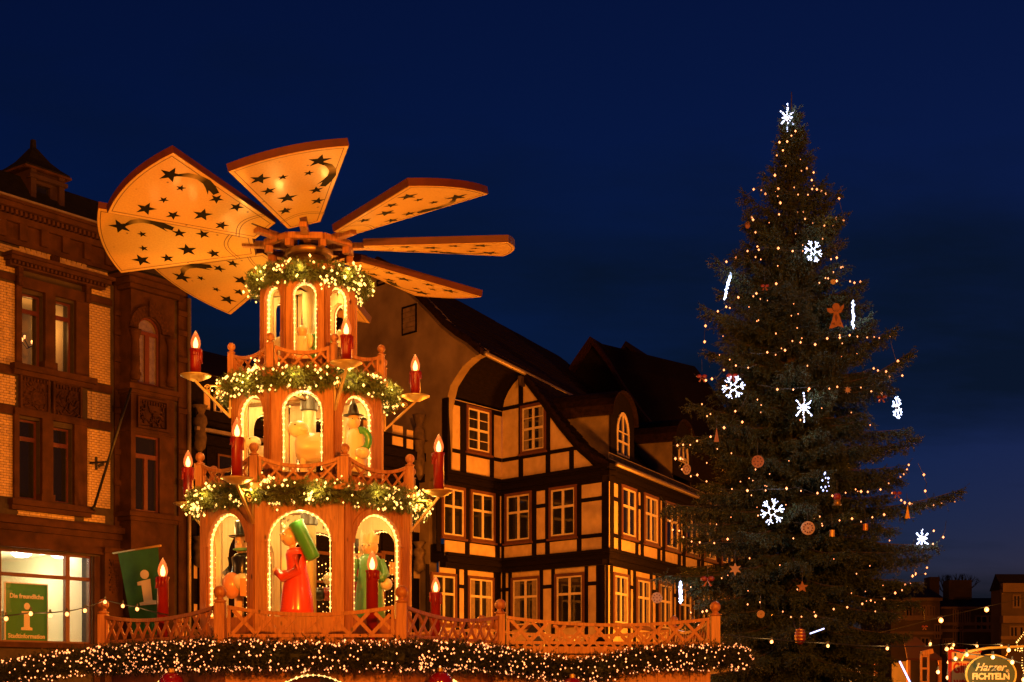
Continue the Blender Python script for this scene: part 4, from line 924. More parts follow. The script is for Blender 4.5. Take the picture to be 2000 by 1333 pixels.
tail = [(0, .03), (-.12, .14), (-.3, .19), (-.5, .17), (-.66, .09), (-.80, -.02), (-.70, .0), (-.76, -.1), (-.64, -.03), (-.66, -.14), (-.54, -.02), (-.46, .04), (-.32, .08), (-.16, .05), (-.02, -.02)]
m_tail = mat('sprayed_comet_tail', (0, 0, 0), .8, spec=.1); nt = m_tail.node_tree
tcn = nt.nodes.new('ShaderNodeTexCoord'); sp_ = nt.nodes.new('ShaderNodeSeparateXYZ'); rmp = nt.nodes.new('ShaderNodeValToRGB')
rmp.color_ramp.elements[0].position = .05; rmp.color_ramp.elements[0].color = (.01, .007, .004, 1); rmp.color_ramp.elements[1].position = .95; rmp.color_ramp.elements[1].color = (.01, .007, .004, 1)
e_ = rmp.color_ramp.elements.new(.7); e_.color = (.35, .22, .07, 1); e_ = rmp.color_ramp.elements.new(.45); e_.color = (.03, .02, .008, 1)
nt.links.new(tcn.outputs['Generated'], sp_.inputs[0]); nt.links.new(sp_.outputs[0], rmp.inputs[0]); nt.links.new(rmp.outputs[0], nt.nodes['Principled BSDF'].inputs['Base Color'])
tm = MB()
for i in range(6):
    a, b, c, d = tail[i], tail[i + 1], tail[-2 - i] if i else tail[-1], tail[-1 - i]
ctr = [((tail[i][0] + tail[-1 - i][0]) / 2, (tail[i][1] + tail[-1 - i][1]) / 2) for i in range(7)]
top_, bot_ = tail[:6], [tail[-1], tail[-2], tail[-3], tail[-4], tail[-5], tail[7]]
for i in range(5): flat(tm, [top_[i], top_[i + 1], bot_[i + 1], bot_[i]], 0)
for tip in ((-.82, -.03), (-.78, -.12), (-.68, -.15)):
    j = {-.82: ((-.66, .09), (-.68, .0)), -.78: ((-.68, .02), (-.58, -.02)), -.68: ((-.6, .0), (-.5, .02))}[tip[0]]; flat(tm, [j[0], tip, j[1]], -.0004)
me_tail = me_of(tm, 'comet_tail', m_tail)
STARS = [(3.06, .43, 'c'), (2.74, .24, 's'), (2.12, .30, 'm'), (1.73, .29, 'm'), (2.79, -.15, 's'), (2.89, -.49, 'l'), (2.44, -.41, 'm'), (2.06, -.16, 'l'), (1.63, -.24, 'm')]
PITCH, CONE, TILT = math.radians(14), math.radians(0.6), math.radians(-4.2)
def shared(me, name, parent, M):
    o = bpy.data.objects.new(name, me); COL.objects.link(o); o.parent = parent; o.matrix_local = M; return o
for k in range(8):
    a = -PI / 2 + ROT + k * PI / 4
    M = Matrix.Translation((0, 0, HZ - 2.32 + .02)) @ Matrix.Rotation(TILT, 4, 'X') @ Matrix.Rotation(a, 4, 'Z') @ Matrix.Rotation(-CONE, 4, 'Y') @ Matrix.Rotation(PITCH, 4, 'X')
    bl_ = shared(me_blade, 'blade', PY, M); shared(me_under, 'underside', bl_, Matrix()); shared(me_line, 'inlay_line', bl_, Matrix())
    for r_, t_, sz in STARS: shared(me_star[sz], 'star', bl_, Matrix.Translation((r_, t_, -.012)) @ Matrix.Rotation(random.uniform(-.25, .25), 4, 'Z'))
    shared(me_tail, 'comet_tail', bl_, Matrix.Translation((2.98, .47, -.0115)))
    d = Vector((math.cos(a), math.sin(a), 0)); z = Vector((0, 0, HZ + .03))
    MB().beam(AX + d * .3 + z, AX + d * 1.12 + z + Vector((0, 0, .03)), .12, .10).build('spoke', m_wood, PY)
    MB().beam(AX + d * .9 + z + Vector((0, 0, .07)), AX + d * 1.25 + z + Vector((0, 0, .1)), .14, .05).build('blade_clamp', m_edge, PY)

# railings: posts with turned finials, a hanging top rail and crossed slats
def post(c, z0, ztop, w, parent, m):
    r = w * .62; zb = ztop - 2 * r; b = MB(); c = Vector(c); b.box(c.x - w / 2, c.x + w / 2, c.y - w / 2, c.y + w / 2, z0, zb - w * .45)
    o = b.build('railing_post', m, parent)
    MB().lathe([(w * .5, zb - w * .449), (w * .5, zb - w * .36), (w * .62, zb - w * .3), (w * .62, zb - w * .2), (w * .36, zb - w * .1), (w * .34, zb + w * .02)] + [(r * math.sin(x), zb + r - r * math.cos(x)) for x in np.linspace(.5, PI - .01, 10)], (c.x, c.y, 0), 14).build('finial', m, o, smooth=True)
def railing(p0, p1, z0, ztop, sag, parent, m, spacing=.3, sl=.045, gap=.07, bottom=True, endbars=True):
    p0, p1 = Vector(p0), Vector(p1); t = p1 - p0; L_ = t.length; t.normalize(); n = Vector((t.y, -t.x, 0)); f = Face(p0, t, n); a, b = gap, L_ - gap
    top = lambda u: ztop - sag * (1 - ((u - L_ / 2) / (L_ / 2)) ** 2)
    rb = MB(); us = np.linspace(a, b, 15)
    for i in range(14): f.poly(rb, [(us[i], top(us[i])), (us[i + 1], top(us[i + 1])), (us[i + 1], top(us[i + 1]) - .055), (us[i], top(us[i]) - .055)], -.03, .03)
    if bottom: f.box(rb, a, b, z0, z0 + .05, -.025, .025)
    if endbars:
        for e0, e1 in ((a, a + .045), (b - .045, b)): f.box(rb, e0, e1, z0 + .05, top(a) - .06, -.024, .024)
    o = rb.build('railing', m, parent); zb = z0 + (.05 if bottom else 0); mm = a + .05; MM = b - .05
    u = mm - 1.0
    while u < MM + 1.0:
        for sg in (1, -1):
            pts = [(u + sg * h * .95, zb + h) for h in np.linspace(0, 1.0, 81)]
            pts = [p for p in pts if mm <= p[0] <= MM and p[1] <= top(p[0]) - .05]
            if len(pts) > 5: f.bar(MB(), pts[0], pts[-1], sl, .002 if sg > 0 else -.02, .02 if sg > 0 else -.002).build('slat', m, o)
        u += spacing
for lv, (T, z0, zt, zr_, sg) in enumerate(((TI[0], 4.825, 5.46, 5.29, .17), (TI[1], 6.685, 7.30, 7.13, .12))):
    R_ = T['R'] + .02
    for k in range(8):
        post(octcorner(k, R_), z0, zt, .125 if lv == 0 else .11, PY, m_wood)
        railing(octcorner(k, R_), octcorner(k + 1, R_), z0, zr_, sg, PY, m_wood, .27 if lv == 0 else .24, .035, .075)

# ------------------------------------------------------------------ the mulled wine hut under the pyramid
m_hut = wood('orange_pine_boards', (0.40, 0.16, 0.044), (0.21, 0.068, 0.016), .5, .1)
HP = [(-7.02, 24.0), (-4.32, 20.7), (-1.60, 20.7), (-.10, 24.0), (3.65, 24.7), (3.5, 30.0), (-.58, 29.6), (-7.0, 29.6)]
HU = thing('market_hut', (X0, 24.5, 0), 'pine market hut with a railed roof deck carrying the pyramid', 'hut')
MB().prism([(x, y, 2.20) for x, y in HP], (0, 0, .12)).build('deck', m_hut, HU)
ctrp = Vector((-2.2, 25.5, 0))
for i, (x, y) in enumerate(HP):
    p = Vector((x, y, 0)); p = p + (ctrp - p).normalized() * .12; post(p, 2.325, 3.12, .155, HU, m_hut)
hp_in = [Vector((x, y, 0)) + (ctrp - Vector((x, y, 0))).normalized() * .12 for x, y in HP]
for i in range(7): railing(hp_in[i], hp_in[i + 1], 2.36, 2.85, .13, HU, m_hut, .34, .055, .11)
wal = [Vector((x, y, 0)) + (ctrp - Vector((x, y, 0))).normalized() * .25 for x, y in HP]
for i in range(8):
    p, q_ = wal[i], wal[(i + 1) % 8]; t = (q_ - p).normalized(); n = Vector((t.y, -t.x, 0)); f = Face((p + q_) / 2, t, n); w = (q_ - p).length / 2
    if i in (0, 1, 2):
        a = .80 if i == 1 else .62; b = arch_panel(f, MB(), w, 0, 2.19, a, .95, 1.83 - a if i == 1 else 1.76 - a, -.06, 0); o = b.build('hut_wall', m_hut, HU)
        rope(f, a, .95, (1.83 if i == 1 else 1.76) - a, o, d=.01, step=.085, r=.02)
    else: o = f.box(MB(), -w, w, 0, 2.19, -.06, 0).build('hut_wall', m_hut, HU)
    u = -w
    while u < w:
        if i in (3, 4): f.box(MB(), u + .004, u + .186, 1.2, 2.0, .002, .018).build('plank', m_hut, o)
        u += .19
    f.box(MB(), -w, w, 2.02, 2.18, .003, .03).build('fascia_board', m_hut, o)
FR = thing('menu_panel', (X0 - .0, 21.6, 1.2), 'orange panel inside the hut serving arch below the garland', 'panel')
MB().box(X0 - .42, X0 + .5, 21.55, 21.6, 1.2, 1.76).build('board', mat('orange_panel', (.6, .2, .04), .6, .2, 3), FR)
# ------------------------------------------------------------------ electric candles
m_core = mat('glowing_filament', (1, .8, .5), .4, emit=(1.0, .62, .22), es=14, sampled=True)
m_shell = bpy.data.materials.new('red_tinted_bulb_glass'); m_shell.use_nodes = True; nt = m_shell.node_tree; nt.nodes.clear(); m_shell.cycles.emission_sampling = 'NONE'
o_ = nt.nodes.new('ShaderNodeOutputMaterial'); t_ = nt.nodes.new('ShaderNodeBsdfTransparent'); e_ = nt.nodes.new('ShaderNodeEmission'); x_ = nt.nodes.new('ShaderNodeMixShader'); g_ = nt.nodes.new('ShaderNodeBsdfGlossy'); x2 = nt.nodes.new('ShaderNodeMixShader')
t_.inputs[0].default_value = (1, .62, .4, 1); e_.inputs[0].default_value = (1, .20, .035, 1); e_.inputs[1].default_value = 1.5; x_.inputs[0].default_value = .42; x2.inputs[0].default_value = .06
nt.links.new(t_.outputs[0], x_.inputs[1]); nt.links.new(e_.outputs[0], x_.inputs[2]); nt.links.new(x_.outputs[0], x2.inputs[1]); nt.links.new(g_.outputs[0], x2.inputs[2]); nt.links.new(x2.outputs[0], o_.inputs[0])
def flame_prof(h, r): return [(r * .55, 0), (r * .85, h * .12), (r, h * .3), (r * .93, h * .48), (r * .68, h * .68), (r * .36, h * .86), (r * .1, h * .97), (.003, h)]
def candle_body(c, zb, wh, parent, r=.088, part=True):
    b = MB(); prof = [(r, 0), (r, wh - .05), (r * 1.12, wh - .03), (r * 1.14, wh - .005), (r * .8, wh), (r * .7, wh - .01)]
    b.lathe(prof, (c.x, c.y, zb), 18)
    for k in range(5):
        a = random.uniform(0, 2 * PI); l = random.uniform(.08, .26) * min(1, wh / .5); p = Vector((c.x + math.cos(a) * r * 1.04, c.y + math.sin(a) * r * 1.04, 0))
        b.tube([p + Vector((0, 0, zb + wh - .02)), p + Vector((0, 0, zb + wh - l * .6)), p + Vector((0, 0, zb + wh - l))], [.026, .02, .03], 7)
    o = b.build('candle' if part else 'wax', m_red, parent, smooth=True); fz = zb + wh - .01
    MB().lathe(flame_prof(.31, .082), (c.x, c.y, fz), 16).build('flame_bulb', m_shell, o if part else parent, smooth=True)
    MB().lathe(flame_prof(.18, .040), (c.x, c.y, fz + .02), 12).build('filament', m_core, o if part else parent, smooth=True)
    lamp((c.x, c.y, fz + .36), 7, (1, .38, .08), .07)
    return o
def bracket_candle(k, Rc, r, zp, wh):
    a = -PI / 2 + ROT - PI / 8 + k * PI / 4; d = Vector((math.cos(a), math.sin(a), 0)); c = AX + d * r; base = AX + d * Rc
    o = candle_body(c, zp, wh, PY)
    MB().lathe([(.02, -.085), (.1, -.075), (.19, -.03), (.25, .0), (.255, .012), (.18, -.01), (.09, -.03), (.01, -.03)], (c.x, c.y, zp + .02), 24).build('drip_plate', m_brass, o, smooth=True)
    b = MB(); z = Vector((0, 0, 1)); L_ = r - Rc
    b.beam(base + d * .015 + z * (zp - .62), base + d * .015 + z * (zp - .03), .035, .03, up=d); b.beam(base + d * .02 + z * (zp - .60), c + z * (zp - .07), .04, .035, up=d)
    b.beam(base + d * .03 + z * (zp - .10), base + d * L_ * .6 + z * (zp - .12), .02, .02)
    for cx, cz, rr in ((.16, -.24, .085), (.36, -.155, .055)):
        pts = [base + d * (cx * L_ / .55 + rr * (1 - i / 26) * math.cos(i * .42)) + z * (zp + cz + rr * (1 - i / 26) * math.sin(i * .42)) for i in range(22)]; b.tube(pts, .011, 5)
    b.build('bracket', m_brass, o)
for k in range(0, 8, 2): bracket_candle(k, TI[0]['R'] + .03, 2.36, 4.80, .66)
for k in range(1, 8, 2): bracket_candle(k, TI[1]['R'] + .03, 1.92, 6.68, .46)
for px, yt, Y, lb in ((318, 1090, 22.8, 'tall red electric candle on the deck in front of the green flag'), (727, 1075, 21.7, 'tall red electric candle on the deck before the green king figure'), (851, 1125, 26.0, 'tall red electric candle on the deck right of the pyramid')):
    p = P(px, yt, Y); t = thing('electric_candle', (p.x, Y, 2.33), lb, 'candle', 'candles standing on the hut deck'); candle_body(p, 2.33, p.z - .3 - 2.33, t, .092, False)
# ------------------------------------------------------------------ fir garlands with lights
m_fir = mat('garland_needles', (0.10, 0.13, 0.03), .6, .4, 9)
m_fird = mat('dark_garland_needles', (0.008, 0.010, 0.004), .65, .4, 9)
def garland(name, label, path, rad, twn, ntw, nb, bulbr, bm_, needle_m, parent_loc, light=0, every=6, closed=True, lcol=(1, .52, .10), droop=0.0):
    t = thing(name, parent_loc, label, 'garland', 'lit fir garlands'); path = np.array([tuple(p) for p in path]); n = len(path)
    tang = unit(np.roll(path, -1, 0) - np.roll(path, 1, 0)) if closed else unit(np.gradient(path, axis=0))
    up = np.array([0, 0, 1.0]); side = unit(np.cross(tang, up)); upv = np.cross(side, tang)
    def samp(N, rmin, rmax, amin=0, amax=2 * PI):
        s = RNG.random(N) * (n if closed else n - 1.001); i = s.astype(int) % n; fr = (s - np.floor(s))[:, None]; j = (i + 1) % n
        c = path[i] * (1 - fr) + path[j] * fr; a = RNG.uniform(amin, amax, N); o = side[i] * np.cos(a)[:, None] + upv[i] * np.sin(a)[:, None]
        return c + o * RNG.uniform(rmin, rmax, N)[:, None], o, tang[i]
    b, o, tg = samp(ntw, 0.0, rad * .55); ax = unit(o + tg * RNG.normal(0, .7, (ntw, 1)) + RNG.normal(0, .35, (ntw, 3)) - np.array([0, 0, droop]))
    V, T = twig_needles(b, ax, RNG.uniform(.5, 1.05, ntw) * rad, twn, .055, .010); tri_mesh('foliage', V, T, needle_m, t)
    co = MB(); co.tube([tuple(p) for p in path] + ([tuple(path[0])] if closed else []), rad * .42, 6); co.build('core', m_fird, t)
    b, o, tg = samp(nb, rad * .82, rad * 1.08)
    if closed:   # lights bunch up where the cable is wound tighter
        k = nb // 2; b[k:] = b[RNG.integers(0, k // 3, nb - k)] + RNG.normal(0, .055, (nb - k, 3))
    bulbs_mesh(b, bulbr, 'bulbs', bm_, t, 1.2)
    if light:
        for k in range(0, n, every):
            q = Vector(path[k]) ; sd = Vector(side[k]); lamp(q + sd * (rad + .05) * (1 if closed else 1), light, lcol, .06)
    return t
def ring(R, z, n=64, wob=.02): return [AX + Vector((R * math.cos(2 * PI * k / n), R * math.sin(2 * PI * k / n), z + random.uniform(-wob, wob))) for k in range(n)]
garland('fir_garland', 'lit green fir garland round the lowest tier of the pyramid', ring(1.84, 4.68), .185, 30, 4600, 820, .0205, m_bulby, m_fir, AX + Vector((0, 0, 4.68)), 12, 5)
garland('fir_garland', 'lit green fir garland round the middle tier of the pyramid', ring(1.36, 6.56), .175, 30, 3400, 480, .021, m_bulby, m_fir, AX + Vector((0, 0, 6.56)), 10, 6, droop=.25)
garland('fir_garland', 'lit green fir garland round the top tier under the fan', ring(.87, 8.40), .17, 30, 2500, 400, .020, m_bulby, m_fir, AX + Vector((0, 0, 8.4)), 11, 8)
hp = [(-60, 1332, 22.3), (0, 1318, 22.6), (90, 1303, 23.2), (187, 1290, 23.6), (260, 1285, 22.6), (340, 1282, 21.4), (420, 1280, 20.45), (500, 1280, 20.4), (600, 1282, 20.4), (700, 1282, 20.4), (785, 1281, 20.45), (860, 1281, 21.6), (930, 1284, 22.8), (1000, 1292, 23.6), (1060, 1303, 23.9), (1130, 1310, 24.0), (1190, 1304, 24.0), (1240, 1288, 24.1), (1320, 1284, 24.3), (1400, 1284, 24.4), (1440, 1284, 24.6), (1452, 1286, 25.4)]
pth = []
for (a, b) in zip(hp, hp[1:]):
    A_, B_ = P(*a), P(*b); m_ = max(2, int((B_ - A_).length / .12))
    pth += [A_.lerp(B_, i / m_) for i in range(m_)]
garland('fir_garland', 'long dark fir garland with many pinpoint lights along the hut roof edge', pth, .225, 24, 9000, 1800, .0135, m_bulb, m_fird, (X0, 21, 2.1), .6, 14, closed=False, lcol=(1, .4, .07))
# red baubles below the long garland
for px, py, Y, lb in ((335, 1336, 21.2, 'red bauble under the garland left of the serving arch'), (860, 1334, 21.3, 'red bauble under the garland right of the serving arch'), (1118, 1344, 23.7, 'red bauble under the sagging part of the long garland')):
    c = P(px, py, Y); t = thing('bauble', c, lb, 'bauble', 'red baubles under the garland'); MB().ball(c, .19, 24, sz=.95).build('ball', mat('red_gloss', (.16, .004, .005), .12, coat=1), t, smooth=True)
    MB().lathe([(.05, 0), (.05, .05), (.02, .06)], c + Vector((0, 0, .175)), 10).build('cap', m_brass, t)
# ------------------------------------------------------------------ carved figures on the turntables
def pt_(name, c): return mat(name, c, .3, coat=.4)
p_skin, p_red, p_green, p_black, p_white, p_teal, p_dred = pt_('peach_paint', (.72, .48, .26)), pt_('red_orange_paint', (.62, .055, .015)), pt_('leaf_green_paint', (.06, .30, .06)), pt_('black_gloss_paint', (.012, .012, .012)), pt_('cream_white_paint', (.76, .66, .42)), pt_('sea_green_paint', (.12, .36, .16)), pt_('dark_red_paint', (.25, .02, .015))
p_orange, p_pink = pt_('orange_paint', (.60, .20, .04)), pt_('rose_paint', (.68, .30, .14))
def rotm(ax, ang): return Matrix.Rotation(ang, 3, ax)
def fig(px, py_base_z, Y, name, label): p = P(px, 1300, Y); return thing(name, (p.x, Y, py_base_z), label, 'carved figure', 'carved figures in the pyramid'), Vector((p.x, Y, py_base_z))
zf = TI[0]['zs'] + .012
def face(t, c, r, yaw, eye=.02):
    for s_ in (-1, 1):
        a = yaw + s_ * .38; e = c + Vector((math.cos(a) * r * .97, math.sin(a) * r * .97, r * .22)); MB().ball(e, eye * 1.5, 8).build('eye', p_white, t); MB().ball(e + Vector((math.cos(a), math.sin(a), 0)) * eye * .9, eye * .8, 8).build('pupil', p_black, t)
    e = c + Vector((math.cos(yaw) * r * 1.0, math.sin(yaw) * r * 1.0, -.02)); MB().ball(e, .026, 8, sz=1.9).build('nose', p_skin, t)
# man with a black hat and an orange box
t, b = fig(479, zf, 22.95, 'carved_man', 'carved man with black hat and green moustache holding an orange box'); yaw = math.radians(-105)
for s_ in (-1, 1): MB().lathe([(.09, 0), (.075, .1), (.075, .42)], b + Vector((s_ * .1, 0, 0)), 12).build('leg', p_black if s_ > 0 else p_skin, t, smooth=True)
MB().lathe([(.2, .40), (.25, .45), (.24, .6), (.21, .8), (.23, .95), (.17, 1.02), (.08, 1.05)], b, 20).build('coat', p_black, t, smooth=True)
hc = b + Vector((0, 0, 1.17)); MB().lathe([(.03, -.17), (.12, -.14), (.165, -.06), (.165, .1), (.15, .14)], hc, 22).build('head', p_skin, t, smooth=True)
MB().lathe([(.26, .13), (.27, .145), (.175, .155), (.165, .17), (.17, .36), (.15, .385), (.01, .39)], hc, 24).build('hat', p_black, t, smooth=True)
face(t, hc, .165, yaw); MB().ball(hc + Vector((math.cos(yaw) * .16, math.sin(yaw) * .16, -.085)), .13, 14, sy=.35, sz=.22).build('moustache', p_teal, t, smooth=True)
for s_ in (-1, 1): MB().tube([b + Vector((s_ * .22, 0, .95)), b + Vector((s_ * .29, -.05, .72)), b + Vector((s_ * .2, -.22, .58))], [.07, .065, .055], 10).build('arm', p_black, t, smooth=True)
MB().ball(b + Vector((.02, -.24, .55)), .2, 18, sz=.75).build('drum', p_white, t, smooth=True)
MB().box(b.x + .0, b.x + .3, b.y - .44, b.y - .24, b.z + .32, b.z + .6).build('box', p_orange, t); MB().ball(b + Vector((-.17, -.24, .5)), .16, 14, sz=1.35).build('sack', p_pink, t, smooth=True)
# woman in red with the long green bonnet
t, b = fig(580, zf, 22.85, 'carved_woman', 'carved woman in a red dress with a long green cylinder on her back')
MB().lathe([(.27, 0), (.27, .12), (.25, .35), (.2, .62), (.16, .78), (.17, .9), (.185, 1.0), (.16, 1.08), (.07, 1.12)], b, 24).build('dress', p_red, t, smooth=True)
MB().lathe([(.06, 1.08), (.055, 1.14), (.07, 1.2)], b + Vector((-.07, 0, 0)), 14).build('neck', p_skin, t, smooth=True); hc = b + Vector((-.11, 0, 1.29)); MB().ball(hc, .14, 20, sz=1.12).build('head', p_skin, t, smooth=True)
face(t, hc, .14, math.radians(215))
M_ = rotm('Y', math.radians(-26)); MB().lathe([(.0, .0), (.1, .005), (.115, .03), (.115, .62), (.13, .635), (.13, .66), (.0, .665)], b + Vector((.29, -.14, .92)), 20, M=M_).build('green_cylinder', p_green, t, smooth=True)
MB().tube([b + Vector((.02, -.17, .98)), b + Vector((.04, -.24, .72)), b + Vector((-.2, -.2, .62)), b + Vector((-.3, -.12, .72))], [.085, .085, .075, .06], 12).build('arm', p_red, t, smooth=True)
MB().tube([b + Vector((-.04, .17, .98)), b + Vector((-.06, .2, .74)), b + Vector((-.26, .1, .7))], [.08, .08, .06], 12).build('arm', p_red, t, smooth=True); MB().ball(b + Vector((-.33, -.06, .74)), .06, 10).build('hand', p_skin, t, smooth=True)
# king
t, b = fig(722, zf, 23.2, 'carved_king', 'carved king with pale crown and green robe behind a red candle')
MB().lathe([(.26, 0), (.25, .15), (.22, .5), (.18, .8), (.19, .95), (.14, 1.02), (.07, 1.05)], b, 22).build('robe', p_teal, t, smooth=True)
hc = b + Vector((0, 0, 1.15)); MB().ball(hc, .14, 18, sz=1.05).build('head', p_skin, t, smooth=True); face(t, hc, .14, math.radians(-110))
cr_ = MB(); n = 10
ring0 = [hc + Vector((.145 * math.cos(2 * PI * i / (2 * n)), .145 * math.sin(2 * PI * i / (2 * n)), .07)) for i in range(2 * n)]; ring1 = [hc + Vector((.16 * math.cos(2 * PI * i / (2 * n)), .16 * math.sin(2 * PI * i / (2 * n)), .30 if i % 4 == 0 else .19 if i % 2 else .2)) for i in range(2 * n)]
cr_.add(ring0 + ring1, [(i, (i + 1) % (2 * n), 2 * n + (i + 1) % (2 * n), 2 * n + i) for i in range(2 * n)]); cr_.build('crown', p_white, t)
for s_ in (-1, 1): MB().tube([b + Vector((s_ * .18, -.02, .94)), b + Vector((s_ * .27, -.08, .7)), b + Vector((s_ * .22, -.24, .62))], [.07, .07, .055], 10).build('arm', p_teal, t, smooth=True)
MB().ball(b + Vector((.28, -.1, .55)), .1, 14).build('orb', p_white, t, smooth=True)
# figure at the back with outstretched arms
t, b = fig(686, zf, 24.7, 'carved_guard', 'carved figure in dark red at the back reaching out to the left')
MB().lathe([(.24, 0), (.22, .4), (.2, .8), (.15, .95), (.07, 1.0)], b, 18).build('coat', p_dred, t, smooth=True); hc = b + Vector((0, 0, 1.1)); MB().ball(hc, .13, 16).build('head', p_skin, t, smooth=True); MB().lathe([(.14, .1), (.13, .35), (.0, .36)], hc, 16).build('hat', p_black, t, smooth=True)
MB().tube([b + Vector((-.1, -.1, .5)), b + Vector((-.45, -.2, .48))], .12, 12).build('sleeve', p_dred, t, smooth=True); MB().ball(b + Vector((-.52, -.22, .48)), .12, 12).build('glove', p_black, t, smooth=True)
MB().tube([b + Vector((.0, -.2, .72)), b + Vector((-.22, -.28, .73))], .05, 10).build('forearm', p_red, t, smooth=True); MB().ball(b + Vector((-.33, -.3, .73)), .12, 14).build('ball', p_white, t, smooth=True); MB().ball(b + Vector((-.12, -.2, .66)), .17, 12, sz=1.2).build('cuff', p_green, t, smooth=True)
# sheep on the middle tier
z2 = TI[1]['zs'] + .012
def sheep(px, Y, label, s=1.0, head=-1):
    t, b = fig(px, z2, Y, 'carved_sheep', label)
    body = MB(); n = 22
    for i in range(11):
        pass
    prof = [(.02, -.36), (.16, -.355), (.225, -.31), (.245, -.2), (.25, 0), (.245, .2), (.225, .31), (.16, .355), (.02, .36)]
    MB().lathe([(r * s, z * s) for r, z in prof], b + Vector((.1 * s, 0, .42 * s)), n, M=rotm('Y', PI / 2)).build('body', p_white, t, smooth=True)
    hc = b + Vector((head * .22 * s, -.06, .72 * s)); MB().ball(hc, .155 * s, 20, sx=1.12, sz=.86).build('head', p_white, t, smooth=True)
    MB().ball(hc + Vector((head * .03, -.15 * s, .045)), .014, 8).build('eye', p_black, t); MB().ball(hc + Vector((-head * .1 * s, -.1 * s, -.03)), .06 * s, 10, sx=1.4, sz=.6).build('ear', p_white, t, smooth=True)
    for dx in (-.14, .34):
        for dy in (-.1, .1): MB().lathe([(.05, 0), (.045, .25 * s)], b + Vector((dx * s, dy, 0)), 10).build('leg', p_white, t)
sheep(610, 23.1, 'large cream white carved sheep in the middle tier front arch'); sheep(516, 23.55, 'cream white carved sheep behind the left arch of the middle tier', .8)
t, b = fig(694, z2, 23.25, 'carved_shepherd', 'carved shepherd with pointed dark hat and round green arm on the middle tier')
MB().lathe([(.2, 0), (.19, .3), (.15, .6), (.13, .72), (.06, .76)], b, 18).build('robe', p_white, t, smooth=True); hc = b + Vector((-.03, 0, .88)); MB().ball(hc, .115, 18, sz=1.15).build('head', p_skin, t, smooth=True); face(t, hc, .115, math.radians(-70), .015)
MB().lathe([(.17, .09), (.17, .1), (.1, .12), (.07, .24), (.01, .38)], hc, 18).build('hat', p_black, t, smooth=True)
q = MB(); pts = [b + Vector((.11 + .12 * math.cos(a), -.1, .56 + .16 * math.sin(a))) for a in np.linspace(1.9, -1.6, 12)]; q.tube(pts, .06, 10); q.build('arm', p_green, t, smooth=True); MB().ball(b + Vector((.13, -.16, .34)), .115, 14, sx=1.1, sz=.85).build('hand', p_white, t, smooth=True)
# angels of the top tier
z3 = TI[2]['zs'] + .012
for px, Y, lb, mm, wing in ((556, 23.75, 'small cream carved angel behind the left arch of the top tier', p_white, 0), (590, 23.5, 'small cream carved angel left of the pole in the top tier', p_white, 0), (624, 23.55, 'small green carved angel right of the pole in the top tier', p_green, 1), (666, 23.8, 'small cream carved angel behind the right arch of the top tier', p_white, 0)):
    t, b = fig(px, z3, Y, 'carved_angel', lb)
    MB().lathe([(.14, 0), (.13, .15), (.09, .36), (.06, .42)], b, 16).build('robe', mm, t, smooth=True); hc = b + Vector((0, 0, .5)); MB().ball(hc, .085, 14).build('head', p_skin, t, smooth=True); MB().ball(hc + Vector((0, .015, .03)), .088, 14, sz=.8).build('cap', p_white, t, smooth=True)
    for s_ in (-1, 1): MB().ball(b + Vector((s_ * .1, .07, .36)), .1, 12, sx=.9, sy=.25, sz=1.3).build('wing', mm if wing else p_white, t, smooth=True)
# light inside the tiers
for T, n, e in ((TI[0], 4, 30), (TI[1], 3, 20), (TI[2], 2, 13)):
    for k in range(n):
        a = 2 * PI * k / n + .5; lamp(AX + Vector((math.cos(a), math.sin(a), 0)) * T['ri'] * .5 + Vector((0, 0, T['z1'] - .22)), e, (1, .68, .22), .1)
for T, e in ((TI[0], 6), (TI[1], 3.5), (TI[2], 1.8)):   # glow of the light chains just inside the arches
    for k in (6, 7, 0, 1, 2): f = octface(k, T['ri']); lamp(f.pt(0, T['top'] - .06, -.2), e, (1, .66, .22), .05)
lamp((X0, 22.6, 1.75), 40, (1, .55, .15), .15); lamp((-5.6, 23.6, 1.75), 25, (1, .55, .15), .15); lamp((-1.2, 23.6, 1.75), 25, (1, .55, .15), .15)
# ------------------------------------------------------------------ the fir tree
m_bark = mat('fir_bark', (.05, .035, .022), .9, .5, 8, .6)
m_needle = mat('fir_needles', (.019, .034, .007), .65, .5, 2.5)
TY = 33.0; TX = 546 * TY / F; KP = TY / F
TR = thing('fir_tree', (TX, TY, 0), 'huge dark fir tree hung with lights, snowflakes and cookies', 'tree')
ZTOP = EYE + (HOR - 205) * KP
rz_y = [205, 250, 300, 350, 430, 520, 650, 800, 980, 1150, 1300, 1450]
rz_r = [.03, .20, .34, .55, 1.0, 1.30, 1.95, 2.5, 2.8, 2.8, 2.7, 2.2]
rzz = [EYE + (HOR - y) * KP for y in rz_y]
def crown_r(z): return float(np.interp(z, rzz[::-1], rz_r[::-1]))
MB().tube([(TX, TY, 0), (TX + .04, TY, 4), (TX, TY, 9), (TX - .02, TY, 13), (TX, TY, ZTOP + .3)], [.24, .2, .13, .06, .008], 10).build('trunk', m_bark, TR, smooth=True)
br = MB(); tb, ta, tl = [], [], []
